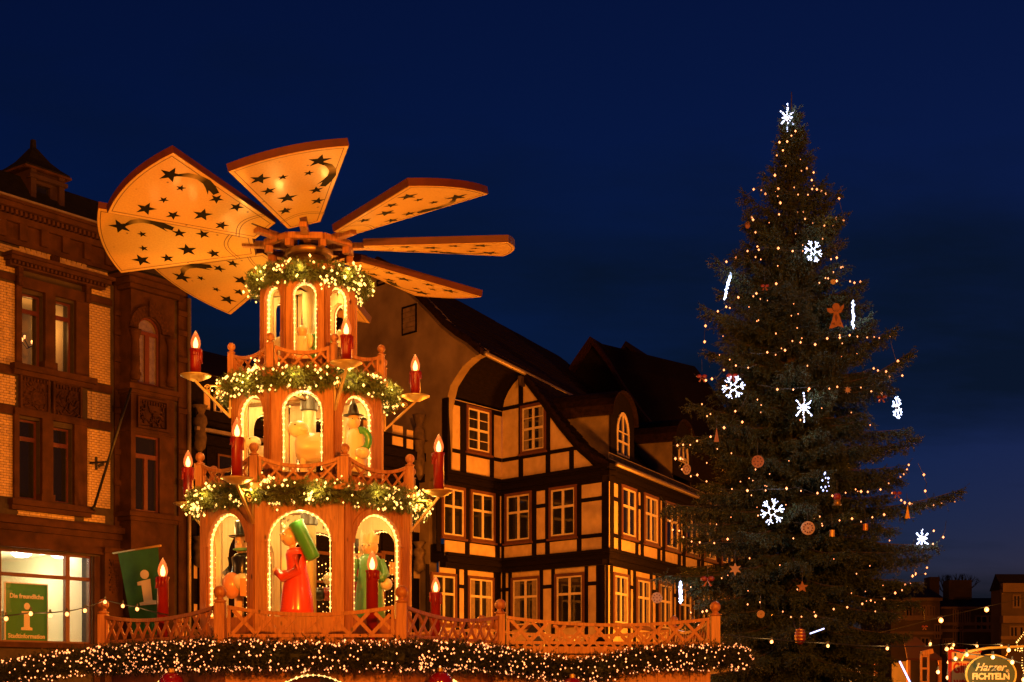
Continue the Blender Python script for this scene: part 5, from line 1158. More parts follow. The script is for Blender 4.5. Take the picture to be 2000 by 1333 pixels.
def tree_branch(z, az, Lb, a0, droop):
    d = np.array([math.cos(az), math.sin(az), 0]); N = 9; pts = []
    for i in range(N):
        s = i / (N - 1); h = Lb * (a0 * s - droop * s ** 1.7 + (.30 * droop + .10) * max(0, s - .55) ** 1.5 * 2.2); pts.append(np.array([TX, TY, z]) + d * Lb * s * (1 - .06 * s) + np.array([0, 0, h]))
    br.tube([tuple(p) for p in pts], [max(.006, .035 * (1 - i / N) * min(1, Lb / 2)) for i in range(N)], 4, False)
    pts = np.array(pts); step = .095; n = max(4, int(Lb / step)); side = np.array([-d[1], d[0], 0])
    for j in range(n):
        s = (j + .6) / n
        if s < .10: continue
        x = s * (N - 1); i = min(int(x), N - 2); c = pts[i] + (pts[i + 1] - pts[i]) * (x - i); tg = unit(pts[i + 1] - pts[i]); env = (1 - s) ** .75
        for sg in (-1, 1):
            l2 = (.20 + .52 * env * min(1, Lb / 2.2)) * random.uniform(.6, 1.15) * min(1, .35 + Lb / 2.0); dv = unit(tg * random.uniform(.5, .95) + side * sg * random.uniform(.6, 1.0) + np.array([0, 0, random.uniform(-.45, .02) - .12]))
            m = max(2, int(l2 / .085))
            for k in range(m):
                q = (k + random.random()) / m; p = c + dv * l2 * q + np.array([0, 0, -.22 * l2 * q * q])
                for _ in range(3):
                    v = unit(dv * .7 + np.array([random.gauss(0, .5), random.gauss(0, .5), random.gauss(-.38, .32)])); tb.append(p); ta.append(v); tl.append(random.uniform(.09, .2))
            tb.append(c + dv * l2 * .9); ta.append(dv); tl.append(.16)
        if s > .2 and random.random() < .9:
            tb.append(c); ta.append(unit(np.array([random.gauss(0, .25), random.gauss(0, .25), -1.0]))); tl.append(random.uniform(.15, .45))
    for _ in range(3): tb.append(pts[-1]); ta.append(unit(unit(pts[-1] - pts[-2]) + RNG.normal(0, .25, 3))); tl.append(random.uniform(.12, .25))
z = .9; az = 0.0
while z < ZTOP - .25:
    f_ = z / ZTOP; n = 9 if f_ < .55 else 8 if f_ < .8 else 6
    for k in range(n):
        az += 2.39996 + random.uniform(-.25, .25); Lb = crown_r(z + .15) * random.uniform(.55, 1.07)
        if random.random() < .08: Lb *= 1.13
        tree_branch(z + random.uniform(-.14, .14), az, max(Lb, .12), np.interp(f_, [0, .5, .8, 1], [.05, .22, .55, .9]), np.interp(f_, [0, .5, .8, 1], [.42, .36, .22, .05]))
    z += np.interp(f_, [0, .6, 1], [.34, .29, .2])
# distinct long limbs that break the outline in the photograph
def limb(px, py, zroot_py, front=0.0, droop=.1):
    Y = TY + front; e = P(px, py, Y); v = Vector((e.x - TX, Y - TY, 0)); zr0 = EYE + (HOR - zroot_py) * KP
    tree_branch(zr0, math.atan2(v.y, v.x), v.length, (e.z - zr0) / v.length + droop * .75, droop)
for a in ((1895, 978, 1010, -.6, .1), (1395, 520, 590, -.4, .1), (1790, 705, 800, 0, .05), (1368, 612, 650, -.4, .1), (1340, 800, 830, -.3, .2), (1295, 1000, 980, -.5, .2), (1275, 1140, 1110, -.9, .2), (1290, 1010, 1000, .3, .2), (1640, 385, 450, -.1, .05), (1448, 385, 440, -.1, .05), (1650, 435, 500, 0, .05), (1458, 430, 480, -.3, .1), (1755, 655, 720, -.3, .1), (1800, 870, 900, -.3, .2), (1840, 1080, 1040, -.5, .2), (1820, 1100, 1100, .4, .3), (1320, 870, 880, .2, .2), (1690, 560, 600, -.4, .1)): limb(*a)
br.build('branches', m_bark, TR)
tb, ta, tl = np.array(tb), np.array(ta), np.array(tl); V, T = twig_needles(tb, ta, tl, 16, .048, .015); tri_mesh('crown', V, T, m_needle, TR)
print('tree twigs', len(tb), 'tris', len(T))
def tp(px, py, out=.0):
    """point on the front of the crown seen at a photo pixel"""
    z = EYE + (HOR - py) * KP; x = (px - 1000) * KP; r = crown_r(z); dx = x - TX; dy = math.sqrt(max(r * r - dx * dx, .0)) * .92
    return P(px, py, TY - dy - out - .08)
# light strings
def lstring(label, pix, name='light_string', step=.30, r=.025, m=m_bulb, out=.05, lamps=0, wire=True):
    p3 = [tp(x, y, out) if len((x, y)) == 2 else None for x, y in pix]; t = thing(name, p3[0], label, 'string lights', 'light strings on the fir tree'); pts = []; path = []
    for a, b in zip(p3, p3[1:]):
        L_ = (b - a).length; n = max(1, int(L_ / .1))
        for i in range(n): s = i / n; path.append(a.lerp(b, s) + Vector((0, 0, -.10 * L_ * 4 * s * (1 - s) * .25)))
    path.append(p3[-1]); acc = 0
    for a, b in zip(path, path[1:]):
        acc += (b - a).length
        if acc > step * random.uniform(.75, 1.25): pts.append(b + Vector((random.uniform(-.04, .04), -.03, random.uniform(-.05, .03)))); acc = 0
    if not pts: pts = [path[0]]
    if wire: MB().tube(path, .006, 4, False).build('cable', m_cable, t)
    bulbs_mesh(pts, r, 'bulbs', m, t, 1.2)
    for k in range(lamps): lamp(pts[int((k + .5) * len(pts) / lamps)] + Vector((0, -.25, .05)), 1.6, (1, .48, .12), .05)
    return t
SS = [('light string wound round the tree tip just below the star', [(1566, 250), (1545, 268), (1512, 282), (1506, 300), (1530, 305), (1535, 275)]),
 ('short vertical light string left of the upper tree trunk', [(1512, 325), (1516, 355), (1522, 400), (1514, 440)]),
 ('light string on the upper right shoulder of the tree', [(1565, 332), (1585, 328), (1590, 350), (1578, 360), (1600, 378), (1594, 372), (1640, 390)]),
 ('light string crossing the upper tree between the two shoulder branches', [(1453, 385), (1480, 365), (1498, 385), (1530, 378), (1555, 380), (1600, 372)]),
 ('light string hanging along the upper right branch ends', [(1640, 395), (1645, 415), (1636, 425), (1650, 430), (1620, 440), (1583, 430), (1565, 420)]),
 ('light string hanging along the upper left branch ends', [(1450, 412), (1462, 422), (1477, 435), (1471, 466), (1481, 486)]),
 ('light string draped from the left branch tip up to the trunk', [(1395, 525), (1436, 504), (1452, 493), (1482, 486), (1498, 484), (1520, 487), (1550, 490), (1567, 490)]),
 ('light string on the right side beside the upper snowflake', [(1630, 480), (1637, 500), (1630, 522), (1648, 520), (1622, 535), (1605, 545), (1657, 548), (1682, 550)]),
 ('light string between left icicle and left branch end', [(1413, 588), (1420, 600), (1440, 580), (1433, 590), (1405, 608), (1388, 614), (1378, 625), (1376, 655), (1375, 670)]),
 ('light string in the middle left crown above the left snowflake', [(1515, 555), (1530, 545), (1508, 562), (1480, 575)]),
 ('light string sagging across the centre below the wooden angel', [(1465, 690), (1500, 690), (1526, 687), (1560, 672), (1580, 674), (1598, 664), (1617, 659), (1655, 657), (1693, 656), (1718, 660), (1735, 656)]),
 ('light string hanging off the right branch end', [(1740, 670), (1746, 690), (1750, 705), (1755, 722), (1760, 734), (1745, 738), (1728, 727), (1703, 720), (1692, 722)]),
 ('light string across the left crown through the left snowflake', [(1355, 730), (1371, 738), (1385, 741), (1400, 738), (1413, 722), (1432, 715), (1464, 718), (1478, 712)]),
 ('straight light string across the tree centre above the big white star', [(1478, 752), (1498, 754), (1516, 759), (1536, 760), (1560, 758), (1598, 754), (1617, 757), (1637, 757), (1678, 755), (1700, 768), (1715, 768), (1725, 770)]),
 ('light string trailing down below the left snowflake', [(1457, 776), (1449, 794), (1437, 805), (1430, 820), (1449, 824)]),
 ('light string hanging left around the lower left dormer', [(1308, 870), (1330, 868), (1345, 867), (1358, 864), (1378, 856), (1395, 850), (1415, 835)]),
 ('light string running down the left edge beside the small cookie', [(1310, 880), (1316, 892), (1334, 900), (1325, 915), (1362, 930), (1368, 937), (1396, 948)]),
 ('long light string across the lower crown above the big snowflake', [(1400, 953), (1420, 956), (1440, 957), (1461, 958), (1495, 955), (1535, 955), (1555, 952), (1575, 958), (1597, 966), (1617, 967), (1653, 960), (1678, 962), (1697, 960), (1733, 948), (1756, 935), (1775, 905), (1783, 895)]),
 ('light string hanging down at the right below the branch end', [(1793, 905), (1803, 925), (1810, 945), (1805, 960), (1814, 975), (1820, 990), (1830, 995)]),
 ('light string along the long right branch', [(1745, 970), (1757, 978), (1790, 986), (1805, 990), (1835, 985), (1846, 982), (1862, 981)]),
 ('light string across the tree through the large cookie ornament', [(1552, 1020), (1590, 1024), (1608, 1026), (1648, 1017), (1670, 1015), (1706, 1013), (1727, 1005)]),
 ('light string hanging around the right snowflake', [(1848, 1018), (1845, 1040), (1835, 1055), (1825, 1070), (1808, 1050), (1826, 1035)]),
 ('light string at the lower left below the window', [(1290, 970), (1305, 990), (1312, 1028), (1338, 1050), (1352, 1058), (1362, 1063), (1400, 1055), (1420, 1052)]),
 ('long light string across the bottom crown sagging to the middle', [(1510, 1203), (1535, 1201), (1556, 1206), (1577, 1207), (1605, 1195), (1635, 1190), (1672, 1187), (1693, 1179), (1708, 1165), (1731, 1165), (1745, 1158), (1762, 1148)]),
 ('light string on the lower right crown edge', [(1764, 1147), (1780, 1130), (1777, 1125), (1808, 1120), (1790, 1122), (1811, 1108)]),
 ('light string hanging left of the lowest branch', [(1345, 1190), (1350, 1205), (1360, 1215), (1378, 1190), (1374, 1175), (1360, 1230)])]
for i, (lb, px) in enumerate(SS): lstring(lb, px, lamps=1 if i % 2 == 0 else 0)
# loose lights scattered through the needles
pts = []
for _ in range(110):
    y = 300 + 900 * random.random() ** .75; z = EYE + (HOR - y) * KP; r = crown_r(z) / KP; x = 1546 + random.uniform(-.85, .85) * r; pts.append(tp(x, y, -.2))
t = thing('light_string', pts[0], 'faint scattered lights sunk between the needles all over the tree', 'string lights', 'light strings on the fir tree'); bulbs_mesh(pts, .014, 'bulbs', m_bulb, t)
# ------------------------------------------------------------------ white light ornaments
def led_thing(px, py, label, build, cat='light ornament', e=5, out=.16):
    c = tp(px, py, out); t = thing('light_snowflake', c, label, cat, 'white light ornaments on the fir tree'); build(t, c)
    if e: lamp(c + Vector((0, -.3, 0)), e * 3.2, (.72, .84, 1.0), .12)
def flake(Rr, tilt=0, yaw=0, arms=6, inner=True):
    def f(t, c):
        M = Matrix.Rotation(yaw, 3, 'Z') @ Matrix.Rotation(tilt, 3, 'Y'); led = []; fr = MB()
        for k in range(arms):
            a = k * 2 * PI / arms + .26; d = M @ Vector((math.cos(a), 0, math.sin(a))); s_ = M @ Vector((-math.sin(a), 0, math.cos(a)))
            fr.tube([c + d * Rr * .25, c + d * Rr], .007, 5)
            for q in np.linspace(.28, 1, 7): led.append(c + d * Rr * q - Vector((0, .02, 0)))
            for sg in (-1, 1):
                fr.tube([c + d * Rr * .6, c + d * Rr * .9 + s_ * sg * Rr * .27], .006, 5)
                for q in (.35, .7, 1): led.append(c + d * Rr * (.6 + .3 * q) + s_ * sg * Rr * .27 * q - Vector((0, .02, 0)))
        if inner:
            rg = [c + (M @ Vector((math.cos(a), 0, math.sin(a)))) * Rr * .27 for a in np.linspace(0, 2 * PI, 19)]; fr.tube(rg, .01, 5); led += rg[::2]
        led = [q + Vector((random.uniform(-.012, .012), 0, random.uniform(-.012, .012))) for q in led]; fr.build('frame', m_metal, t); bulbs_mesh(led, .0165, 'bulbs', m_led, t, 1.0)
    return f
def star_burst(Rr, long=1.6, dim=False):
    def f(t, c):
        fr = MB(); led = []
        for k in range(8):
            a = PI / 2 + k * PI / 4; l = Rr * (long if k in (0, 4) else .75); d = Vector((math.cos(a) * (1 if k % 4 else 1), 0, math.sin(a)))
            if k in (2, 6): l *= .55
            fr.tube([c, c + d * l], [.014, .008], 6)
            for q in np.linspace(.2, 1, 6): led.append(c + d * l * q)
        led = [q + Vector((random.uniform(-.014, .014), 0, random.uniform(-.014, .014))) for q in led]; fr.build('frame', m_metal, t); bulbs_mesh(led, .022, 'bulbs', m_led, t, 1.0)
    return f
def icicle(h, lean=0.0, w=.02):
    def f(t, c):
        fr = MB(); a, b = c + Vector((lean, 0, h / 2)), c - Vector((lean, 0, h / 2)); fr.tube([a, c + Vector((0, 0, .02)), b], [w * .6, w * .8, w * .3], 7); fr.build('tube', m_led, t, smooth=True)
        bulbs_mesh([a.lerp(b, i / 14) + Vector((random.uniform(-.03, .03), -.02, 0)) for i in range(15)], .026, 'bulbs', m_led, t)
    return f
led_thing(1538, 230, 'bright white star light on the very tip of the tree', star_burst(.27, 1.2), e=4, out=.05)
led_thing(1588, 492, 'round white light snowflake high on the right of the trunk', flake(.24, .3, .5), e=5); led_thing(1432, 757, 'round white light snowflake on the left side of the tree', flake(.25, .2, -.5), e=4)
led_thing(1570, 797, 'tall white star light in the middle of the tree', star_burst(.30, 1.0), e=8); led_thing(1752, 797, 'white light snowflake near the right edge of the tree', flake(.25, .5, .9), e=4)
led_thing(1508, 1000, 'large white light snowflake low on the left front of the tree', flake(.27, 0, .3), e=9); led_thing(1801, 1053, 'white star light below the long right branch', star_burst(.22, 1.0), e=4)
led_thing(1420, 560, 'slanted white icicle light on the upper left branch', icicle(.58, .07), e=3); led_thing(1666, 615, 'upright white icicle light beside the wooden angel', icicle(.6, 0, .024), e=5); led_thing(1329, 1158, 'short thick white light ornament on the lowest left branch', icicle(.46, .0, .045), e=7)
def dots(t, c): bulbs_mesh([c + Vector((random.uniform(-.1, .1), 0, random.uniform(-.2, .2))) for _ in range(12)], .017, 'bulbs', m_leddim, t)
led_thing(1612, 942, 'small cluster of bluish lights deep in the lower crown', dots, e=0)
# ------------------------------------------------------------------ hanging ornaments
m_cookie = mat('gingerbread', (.22, .085, .024), .7, .3, 12, .3); m_pale = mat('pale_wood_ornament', (.30, .19, .085), .7, .2, 8); m_hole = mat('dark_hole_paint', (.09, .03, .015), .8); m_ored = mat('red_ornament', (.15, .008, .004), .5); m_gold = mat('gold_ornament', (.24, .15, .035), .35, metal=.5)
def orn(px, py, name, label, cat='ornament', out=.2):
    c = tp(px, py, out); t = thing(name, c, label, cat, 'ornaments on the fir tree'); MB().tube([c + Vector((0, 0, .12)), c + Vector((0, .05, .42))], .005, 4).build('thread', m_cable, t); return t, c
def cookie(px, py, r, label, m, nd=9, sx=1.0):
    t, c = orn(px, py, 'cookie_ornament', label); M_ = rotm('X', PI / 2); b = MB(); b.lathe([(r * .96, -.015), (r, 0), (r * .96, .015)], c, 22, M=M_, sx=sx); b.build('disc', m, t, smooth=False)
    for k in range(nd):
        rr = r * (.62 if k else 0); a = k * 2 * PI / max(1, nd - 1); MB().lathe([(r * .13, 0), (r * .12, .006)], c + Vector((math.cos(a) * rr * sx, -.0155, math.sin(a) * rr)), 8, M=M_).build('hole_dot', m_hole, t)  # dark discs stand in for the shaded pierced holes
    return t
cookie(1480, 902, .135, 'round orange cookie ornament hanging alone in the left centre', m_cookie); cookie(1341, 917, .12, 'pale round cookie ornament near the left dormer', m_pale, 10, .8); cookie(1578, 1032, .15, 'large pierced cookie ornament in the middle of the lower tree', m_pale, 12)
cookie(1283, 1168, .13, 'pale round cookie ornament before the half-timbered wall', m_pale, 9); cookie(1486, 1200, .085, 'small ring cookie ornament above the hut railing end', m_pale, 1); cookie(1627, 551, .06, 'tiny round cookie on the upper right of the tree', m_gold, 1); cookie(1460, 440, .085, 'small dark bauble cookie on the upper left branch end', m_cookie, 3, .7)
def star_orn(px, py, r, label, m, n=5):
    t, c = orn(px, py, 'star_ornament', label); MB().prism([c + Vector(((r if i % 2 == 0 else r * .45) * math.sin(i * PI / n), 0, (r if i % 2 == 0 else r * .45) * math.cos(i * PI / n))) for i in range(2 * n)], (0, .025, 0)).build('star', m, t)
star_orn(1436, 1112, .145, 'pale six pointed star ornament low on the left', m_pale, 6); star_orn(1567, 1147, .13, 'orange five pointed star ornament low in the centre', m_cookie); star_orn(1656, 762, .085, 'small pale star ornament beside the straight string', m_pale, 8)
t, c = orn(1633, 617, 'angel_ornament', 'flat orange wooden angel ornament on the upper right'); s_ = .0119
def sil(pts, nm, m, y0=0, th=.02): MB().prism([c + Vector((x * s_, y0, -y * s_)) for x, y in pts], (0, th, 0)).build(nm, m, t)
sil([(-4, -8), (4, -8), (9, 8), (14, 22), (4, 19), (-6, 23), (-13, 24), (-7, 8)], 'gown', m_cookie); sil([(-3, -6), (-10, -4), (-16, -8), (-17, -14), (-8, -14)], 'wing', m_cookie, .001); sil([(3, -6), (9, -5), (14, -14), (15, -22), (8, -16)], 'wing', m_cookie, .001)
sil([(7 * math.cos(a), -16 + 7.5 * math.sin(a)) for a in np.linspace(0, 2 * PI, 15)[:-1]], 'head', m_cookie, -.002); sil([(-3, 2), (0, -3), (3, 3), (0, 12)], 'cutout', m_hole, -.006, .004); sil([(-8, 15), (-3, 12), (-2, 18)], 'cutout', m_hole, -.006, .004); sil([(6, 14), (9, 13), (8, 18)], 'cutout', m_hole, -.006, .004)
def bow(px, py, r, label):
    t, c = orn(px, py, 'red_bow', label)
    for sg in (-1, 1): MB().ball(c + Vector((sg * r * .6, 0, r * .2)), r * .6, 10, sy=.35, sz=.7).build('loop', m_ored, t, smooth=True); MB().prism([c, c + Vector((sg * r * .8, 0, -r)), c + Vector((sg * r * .4, 0, -r * 1.1))], (0, .02, 0)).build('ribbon', m_ored, t)
bow(1430, 736, .11, 'red bow above the left round snowflake'); bow(1371, 737, .1, 'red bow at the left branch end'); bow(1722, 777, .1, 'red bow left of the right snowflake'); bow(1382, 1133, .13, 'long red bow low on the left'); bow(1752, 965, .09, 'red bow where the right branch starts'); bow(1494, 560, .08, 'dark red bow in the upper crown'); bow(1806, 1225, .06, 'small red bow on the lowest right branch')
t, c = orn(1635, 976, 'bell_ornament', 'red and gold bell ornament in the lower centre'); MB().lathe([(.085, .0), (.08, .09), (.055, .12), (.02, .13)], c, 14).build('cap', m_ored, t, smooth=True); MB().lathe([(.10, -.13), (.075, -.06), (.07, 0)], c, 14).build('bell', m_gold, t, smooth=True)
t, c = orn(1563, 1243, 'egg_bauble', 'hanging red and gold patterned bauble above the string of large bulbs', out=.5); MB().ball(c, .12, 18, sz=1.45).build('ball', m_ored, t, smooth=True)
for k in range(5): MB().lathe([(.122 * math.sin(1 + k * .3) + .004, -.17 * math.cos(.75 + k * .42) - .008), (.122 * math.sin(1 + k * .3) + .004, -.17 * math.cos(.75 + k * .42) + .012)], c, 18).build('gold_band', m_gold, t)
for px, py, lb in ((1772, 1000, 'slim yellow fir shaped ornament by the right branch'), (1399, 850, 'slim wooden figure ornament on the left side')):
    t, c = orn(px, py, 'fir_ornament', lb); MB().prism([c + Vector((-.05, 0, -.15)), c + Vector((.06, 0, -.15)), c + Vector((.01, 0, .16))], (0, .02, 0)).build('board', m_gold if px > 1500 else m_cookie, t)
for px, py, lb, m in ((1690, 1030, 'small red stocking ornament right of centre', m_ored), (1625, 1042, 'small parcel ornament right of the large cookie', m_pale)):
    t, c = orn(px, py, 'small_ornament', lb); MB().obox(c, (.05, 0, 0), (0, .03, 0), (0, 0, .07)).build('parcel', m, t); MB().obox(c, (.014, 0, 0), (0, .034, 0), (0, 0, .073)).build('ribbon', m_gold, t)
# ------------------------------------------------------------------ festoon strings of large bulbs
def festoon(label, pix, bulbs, r=.029, e=3.0, col=(1, .5, .13)):
    p = [P(*q) for q in pix]; t = thing('festoon_string', p[0], label, 'string lights', 'festoon strings with large bulbs'); path = []
    for a, b in zip(p, p[1:]):
        n = 12; L_ = (b - a).length
        for i in range(n): s = i / n; path.append(a.lerp(b, s) + Vector((0, 0, -.03 * L_ * 4 * s * (1 - s) * .35)))
    path.append(p[-1]); MB().tube(path, .01, 5).build('cable', m_cable, t)
    for q in bulbs:
        c = P(*q); MB().lathe([(.016, .09), (.018, .05), (.016, .035)], c, 8).build('socket', m_iron, t); o = MB().ball(c, r, 12, sz=1.15).build('bulb', m_bulb, t, smooth=True)
        if e: lamp(c - Vector((0, .12, .03)), e, col, .05)
festoon('festoon string with large bulbs in front of the tourist office', [(-40, 1208, 19.5), (60, 1197, 20), (131, 1194, 21), (205, 1172, 23.5), (268, 1186, 23), (330, 1202, 22.5)], [(12, 1209, 19.8), (60, 1199, 20), (98, 1203, 20.5), (131, 1200, 21), (166, 1193, 22), (205, 1176, 23.4), (240, 1184, 23.2), (268, 1190, 23)], e=1.5)
festoon('festoon string with large bulbs from the hut rail across the fir tree foot', [(1418, 1240, 24.4), (1507, 1248, 25), (1617, 1256, 26), (1733, 1262, 27), (1862, 1256, 30), (1960, 1258, 32), (2040, 1258, 34)], [(1507, 1254, 25), (1617, 1262, 26), (1733, 1267, 27), (1817, 1258, 29), (1862, 1260, 30), (1908, 1262, 31), (1956, 1263, 32)], e=4)
festoon('festoon string with few bulbs high before the dim houses', [(1700, 1240, 44), (1838, 1205, 44), (1926, 1185, 44), (2030, 1160, 44)], [(1838, 1212, 44), (1927, 1191, 44)], r=.07, e=5)
festoon('hanging festoon string with large bulbs beside the mulled wine sign', [(1850, 1266, 23), (1852, 1290, 23), (1850, 1330, 23)], [(1849, 1268, 23), (1859, 1268, 23), (1853, 1294, 23), (1851, 1324, 23)], e=2)
festoon('festoon string with large bulbs looped over the oval grill sign', [(1858, 1268, 22.2), (1888, 1277, 21.5), (1938, 1282, 21.3), (1978, 1290, 21.3), (2010, 1300, 21.3)], [(1888, 1279, 21.5), (1866, 1287, 22), (1939, 1284, 21.3), (1970, 1270, 21.4), (1977, 1294, 21.3), (1832, 1313, 23), (1999, 1328, 21.3)], e=3.5, col=(1, .66, .26))
# ------------------------------------------------------------------ stall signs
m_signdark = mat('grey_green_sign', (.045, .085, .045), .6, .2, 2); m_signrim = mat('yellow_sign_rim', (.62, .52, .14), .5); m_lit = mat('lit_cream_letters', (.85, .75, .5), .5); m_banner = mat('pale_banner', (.80, .62, .4), .8, .15, 2); m_rl = mat('red_letters', (.5, .03, .01), .7)
FS = Fac(1935, 22, 60000); sg_ = thing('oval_sign', FS.pt(0, 1.0), 'oval hanging grill sign with cream lettering and yellow rim', 'sign'); kS = 22 / F
zc = EYE + (HOR - 1318) * kS; ea, eb = 51 * kS, 40 * kS; el = lambda k: [(ea * k * math.cos(a), zc + eb * k * math.sin(a)) for a in np.linspace(0, 2 * PI, 41)[:-1]]
FS.poly(MB(), el(1.0), -.03, .0).build('board', m_signdark, sg_); rim = MB(); e0, e1 = el(1.0), el(.935)
for i in range(40): FS.poly(rim, [e0[i], e0[(i + 1) % 40], e1[(i + 1) % 40], e1[i]], .001, .02)
rim.build('rim', m_signrim, sg_)
ftext(FS, 'Harzer', -2 * kS, zc + 14 * kS, .006, 21 * kS, m_lit, sg_, shear=.4, bold=.003); ftext(FS, 'FICHTELN', 0, zc - 4 * kS, .006, 16.5 * kS, m_lit, sg_, bold=.006)
ftext(FS, '®', 33 * kS, zc + 6 * kS, .006, 9 * kS, m_lit, sg_)
for ch, a in zip('vom Buchenholzgrill', np.linspace(-150, -30, 19)):
    a = math.radians(a); R_ = Matrix((FS.u, Vector((0, 0, 1)), FS.n)).transposed().to_4x4(); pos = FS.pt(ea * .80 * math.cos(a), zc + eb * .78 * math.sin(a), .006)
    if ch != ' ': text_mb(ch, Matrix.Translation(pos) @ R_ @ Matrix.Rotation(a + PI / 2, 4, 'Z'), 9 * kS).build('lettering', m_lit, sg_)
for sx in (-22, 30): MB().tube([FS.pt(sx * kS, zc + 36 * kS, 0), FS.pt(sx * 1.25 * kS, zc + 50 * kS, 0)], .008, 5).build('chain', m_brass, sg_)
arm = thing('sign_arm', P(1945, 1270, 22), 'yellow lit metal arm carrying the oval grill sign', 'bracket'); MB().tube([P(1885, 1274, 22), P(1930, 1266, 22), P(2020, 1262, 22)], .022, 8).build('arm', m_signrim, arm, smooth=True); MB().tube([P(1885, 1276, 22), P(1878, 1292, 22)], .012, 6).build('hook', m_signrim, arm); MB().tube([P(2010, 1262, 22), P(2010, 1500, 22)], .04, 8).build('post', m_hut, arm)
FW = Fac(1880, 22.9, 5200); ws = thing('mulled_wine_banner', FW.pt(0, .9), 'pale banner with red mulled wine lettering behind the oval sign', 'sign'); r = (FW.U(1857), FW.U(1915), 1.2, FW.Z(1880, 1274)); FW.box(MB(), *r, -.02, 0).build('board', m_banner, ws)
fr = MB(); FW.box(fr, r[0] - .03, r[0], r[2], r[3] + .03, -.03, .02); FW.box(fr, r[0], r[1], r[3], r[3] + .04, -.03, .02); fr.build('frame', m_rl, ws)
ftext(FW, 'Glüh', r[0] + .05, FW.Z(1875, 1306), .003, .23, m_rl, ws, align='LEFT', bold=.006); ftext(FW, 'wein', r[0] + .07, FW.Z(1875, 1333), .003, .23, m_rl, ws, align='LEFT', bold=.006)
# rope light figure at the right edge
t = thing('rope_light_figure', P(1990, 1290, 23.2), 'small rope light figure at the right picture edge', 'light ornament'); pp = [P(x, y, 23.2) for x, y in ((2006, 1228), (1998, 1240), (1986, 1255), (1988, 1266), (1983, 1270), (1992, 1272), (1996, 1262), (1997, 1280), (1996, 1300), (2002, 1320))]; MB().tube(pp, .008, 5).build('frame', m_cable, t); bp = []
for a, b in zip(pp, pp[1:]):
    n = max(1, int((b - a).length / .035)); bp += [a.lerp(b, i / n) for i in range(n)]
bulbs_mesh(bp, .012, 'bulbs', m_bulby, t)
# slim wooden lantern post and stall behind the tree
lp = thing('lantern_post', P(1806, 1400, 26), 'slim open wooden lantern post beside the fir tree', 'lantern'); q = MB()
for x in (1799, 1813): q.beam(P(x, 1360, 26), P(x, 1278, 26), .035, .035, up=(0, 1, 0))
q.build('frame', m_hut, lp)
for y in (1282, 1306, 1333): MB().beam(P(1799, y, 26), P(1813, y, 26), .03, .035).build('crossbar', m_hut, lp)
MB().beam(P(1800, 1277, 26), P(1821, 1272, 26), .12, .09).build('roof', m_hut, lp)
st = thing('market_stall', P(1770, 1400, 40), 'market stall with a dark red roof behind the fir tree foot', 'stall'); a, b = P(1772, 1290, 40), P(1840, 1290, 40)
MB().prism([a, b, b + Vector((-.3, 1.5, .65)), a + Vector((.3, 1.5, .65))], (0, 0, .06)).build('roof', mat('dark_red_canvas', (.05, .006, .004), .85, .3, 3), st); MB().box(a.x + .1, b.x - .1, 40.2, 42, 0, a.z - .02).build('front', m_far2, st)
for x in (a.x + .05, b.x - .05): MB().box(x - .04, x + .04, 40.0, 40.1, 0, a.z).build('post', m_hut, st)
s2 = thing('market_stall', P(1640, 1400, 38), 'brightly lit market stall seen under the lowest fir branches', 'stall'); a, b = P(1590, 1296, 38), P(1715, 1296, 38)
MB().prism([a, b, b + Vector((-.3, 1.5, .5)), a + Vector((.3, 1.5, .5))], (0, 0, .06)).build('roof', m_slate, s2); MB().box(a.x, b.x, 39.8, 39.9, 0, a.z - .02).build('back_wall', m_roomwall, s2)
for x in (a.x + .05, b.x - .05): MB().box(x - .04, x + .04, 38.0, 38.1, 0, a.z).build('post', m_hut, s2)
lamp(((a.x + b.x) / 2, 39.2, a.z - .35), 14, (1, .8, .5), .1)
ic = thing('led_strip', P(1768, 1318, 27), 'slanted cold white light strip right of the tree foot', 'light ornament'); MB().tube([P(1757, 1292, 27), P(1766, 1310, 27), P(1779, 1336, 27)], .016, 6).build('tube', m_leddim, ic)
ic = thing('led_strip', P(1595, 1232, 30.5), 'short tilted cold white light strip low in the tree', 'light ornament'); MB().tube([P(1582, 1238, 29.6), P(1610, 1228, 29.6)], .014, 6).build('tube', m_leddim, ic)
# small fir sprig in a pot on the deck
# ------------------------------------------------------------------ unseen street lamps and floodlights, added to light facades and fan wheel
def unseen_street_lamp(x, y, h, e, label, col=(1, .25, .014), soft=.25):
    t = thing('unseen_street_lamp', (x, y, 0), label, 'unseen street lamp'); MB().lathe([(.14, 0), (.12, .3), (.07, .5), (.05, h - .3)], (x, y, 0), 12).build('pole', m_iron, t, smooth=True)
    MB().lathe([(.06, h - .3), (.22, h - .2), (.26, h + .25), (.1, h + .45), (.02, h + .55)], (x, y, 0), 12).build('lantern_cap', m_iron, t)
    MB().lathe([(.12, h - .62), (.2, h - .5), (.2, h - .31), (.06, h - .3)], (x, y, 0), 12).build('globe', mat('sodium_globe', (.9, .6, .3), .4, emit=(1, .45, .1), es=6), t, smooth=True)
    d = bpy.data.lights.new('unseen_street_light', 'POINT'); d.energy = e; d.color = col; d.shadow_soft_size = soft; o = bpy.data.objects.new('unseen_street_light', d); o.location = (x, y, h - .95); COL.objects.link(o)
SLE = 1.0
unseen_street_lamp(10.0, -20.0, 10.5, 130000 * SLE, 'tall unseen street lamp behind the photographer on the right', soft=.6)
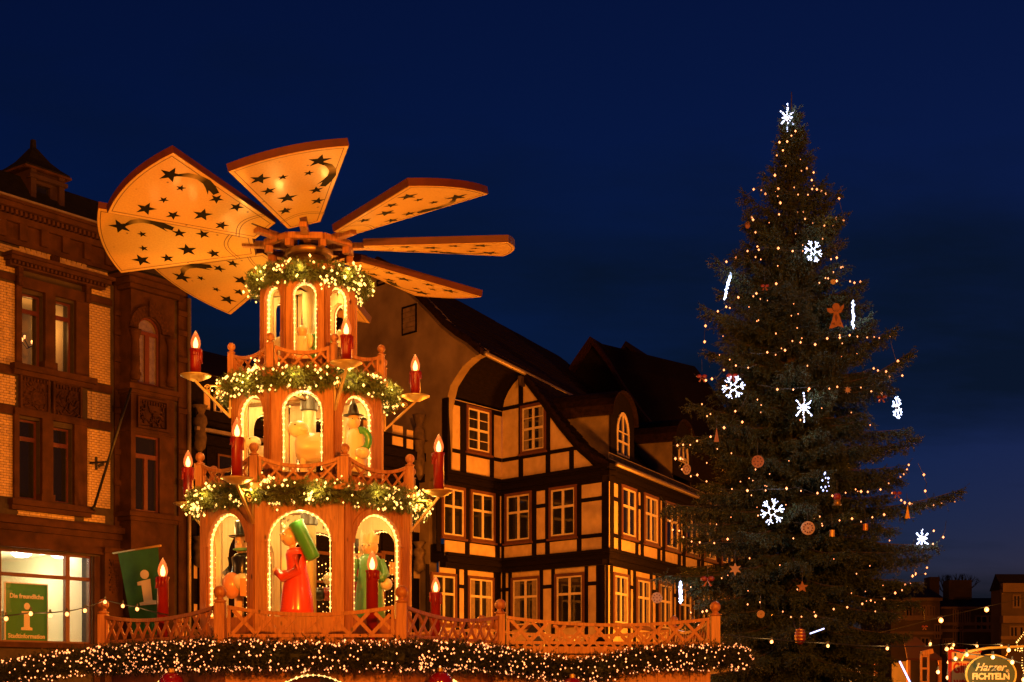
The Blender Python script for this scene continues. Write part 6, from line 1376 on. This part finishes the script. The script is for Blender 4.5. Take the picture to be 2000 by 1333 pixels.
unseen_street_lamp(-15.5, -16.0, 9.5, 20000 * SLE, 'tall unseen street lamp behind the photographer on the left', soft=.6)
unseen_street_lamp(-3.68, 33.0, 5.0, 1900, 'added street lamp hidden behind the pyramid body')
unseen_street_lamp(7.9, 43.2, 5.0, 9500, 'added street lamp hidden behind the fir tree')
unseen_street_lamp(.6, 36.0, 2.75, 2300, 'added low lamp hidden behind the hut wing lighting the timbered bay')
unseen_street_lamp(4.4, 38.0, 2.75, 1800, 'added low lamp hidden behind the hut wing lighting the timbered corner')
unseen_street_lamp(28.0, 64.0, 6.0, 9000 * SLE, 'unseen street lamp added beside the dim houses across the square')
def unseen_floodlight(x, y, aim, e, label):  # added out of view to brighten the fan undersides
    t = thing('unseen_floodlight', (x, y, 0), label, 'unseen_floodlight'); MB().box(x - .03, x + .03, y - .03, y + .03, 0, .8).build('stand', m_iron, t); d_ = (Vector(aim) - Vector((x, y, .9))).normalized(); c = Vector((x, y, .95))
    b = MB(); b.beam(c - d_ * .1, c + d_ * .02, .34, .26); b.build('housing', m_iron, t); MB().beam(c + d_ * .022, c + d_ * .03, .3, .22).build('glass', mat('flood_glass', (.9, .7, .4), .3, emit=(1, .5, .14), es=4), t)
    d = bpy.data.lights.new('unseen_flood_light', 'SPOT'); d.energy = e; d.color = (1, .36, .03); d.spot_size = math.radians(46); d.spot_blend = .7; d.shadow_soft_size = .15; o = bpy.data.objects.new('unseen_flood_light', d); o.location = c + d_ * .06; o.rotation_euler = d_.to_track_quat('-Z', 'Y').to_euler(); COL.objects.link(o)
unseen_floodlight(1.6, 32.0, (-1, 25, 9.1), 1500, 'small floodlight added on the ground behind the hut wing'); unseen_floodlight(-8.2, 31.5, (-5.5, 25, 9.1), 900, 'small floodlight added on the ground behind the hut left side')
unseen_floodlight(-6.5, 14.5, (X0 - 1, 23, 9.6), 2300, 'small floodlight added on the ground left in front of the hut'); unseen_floodlight(.3, 14.5, (X0 + 1, 23, 9.6), 2300, 'small floodlight added on the ground right in front of the hut')
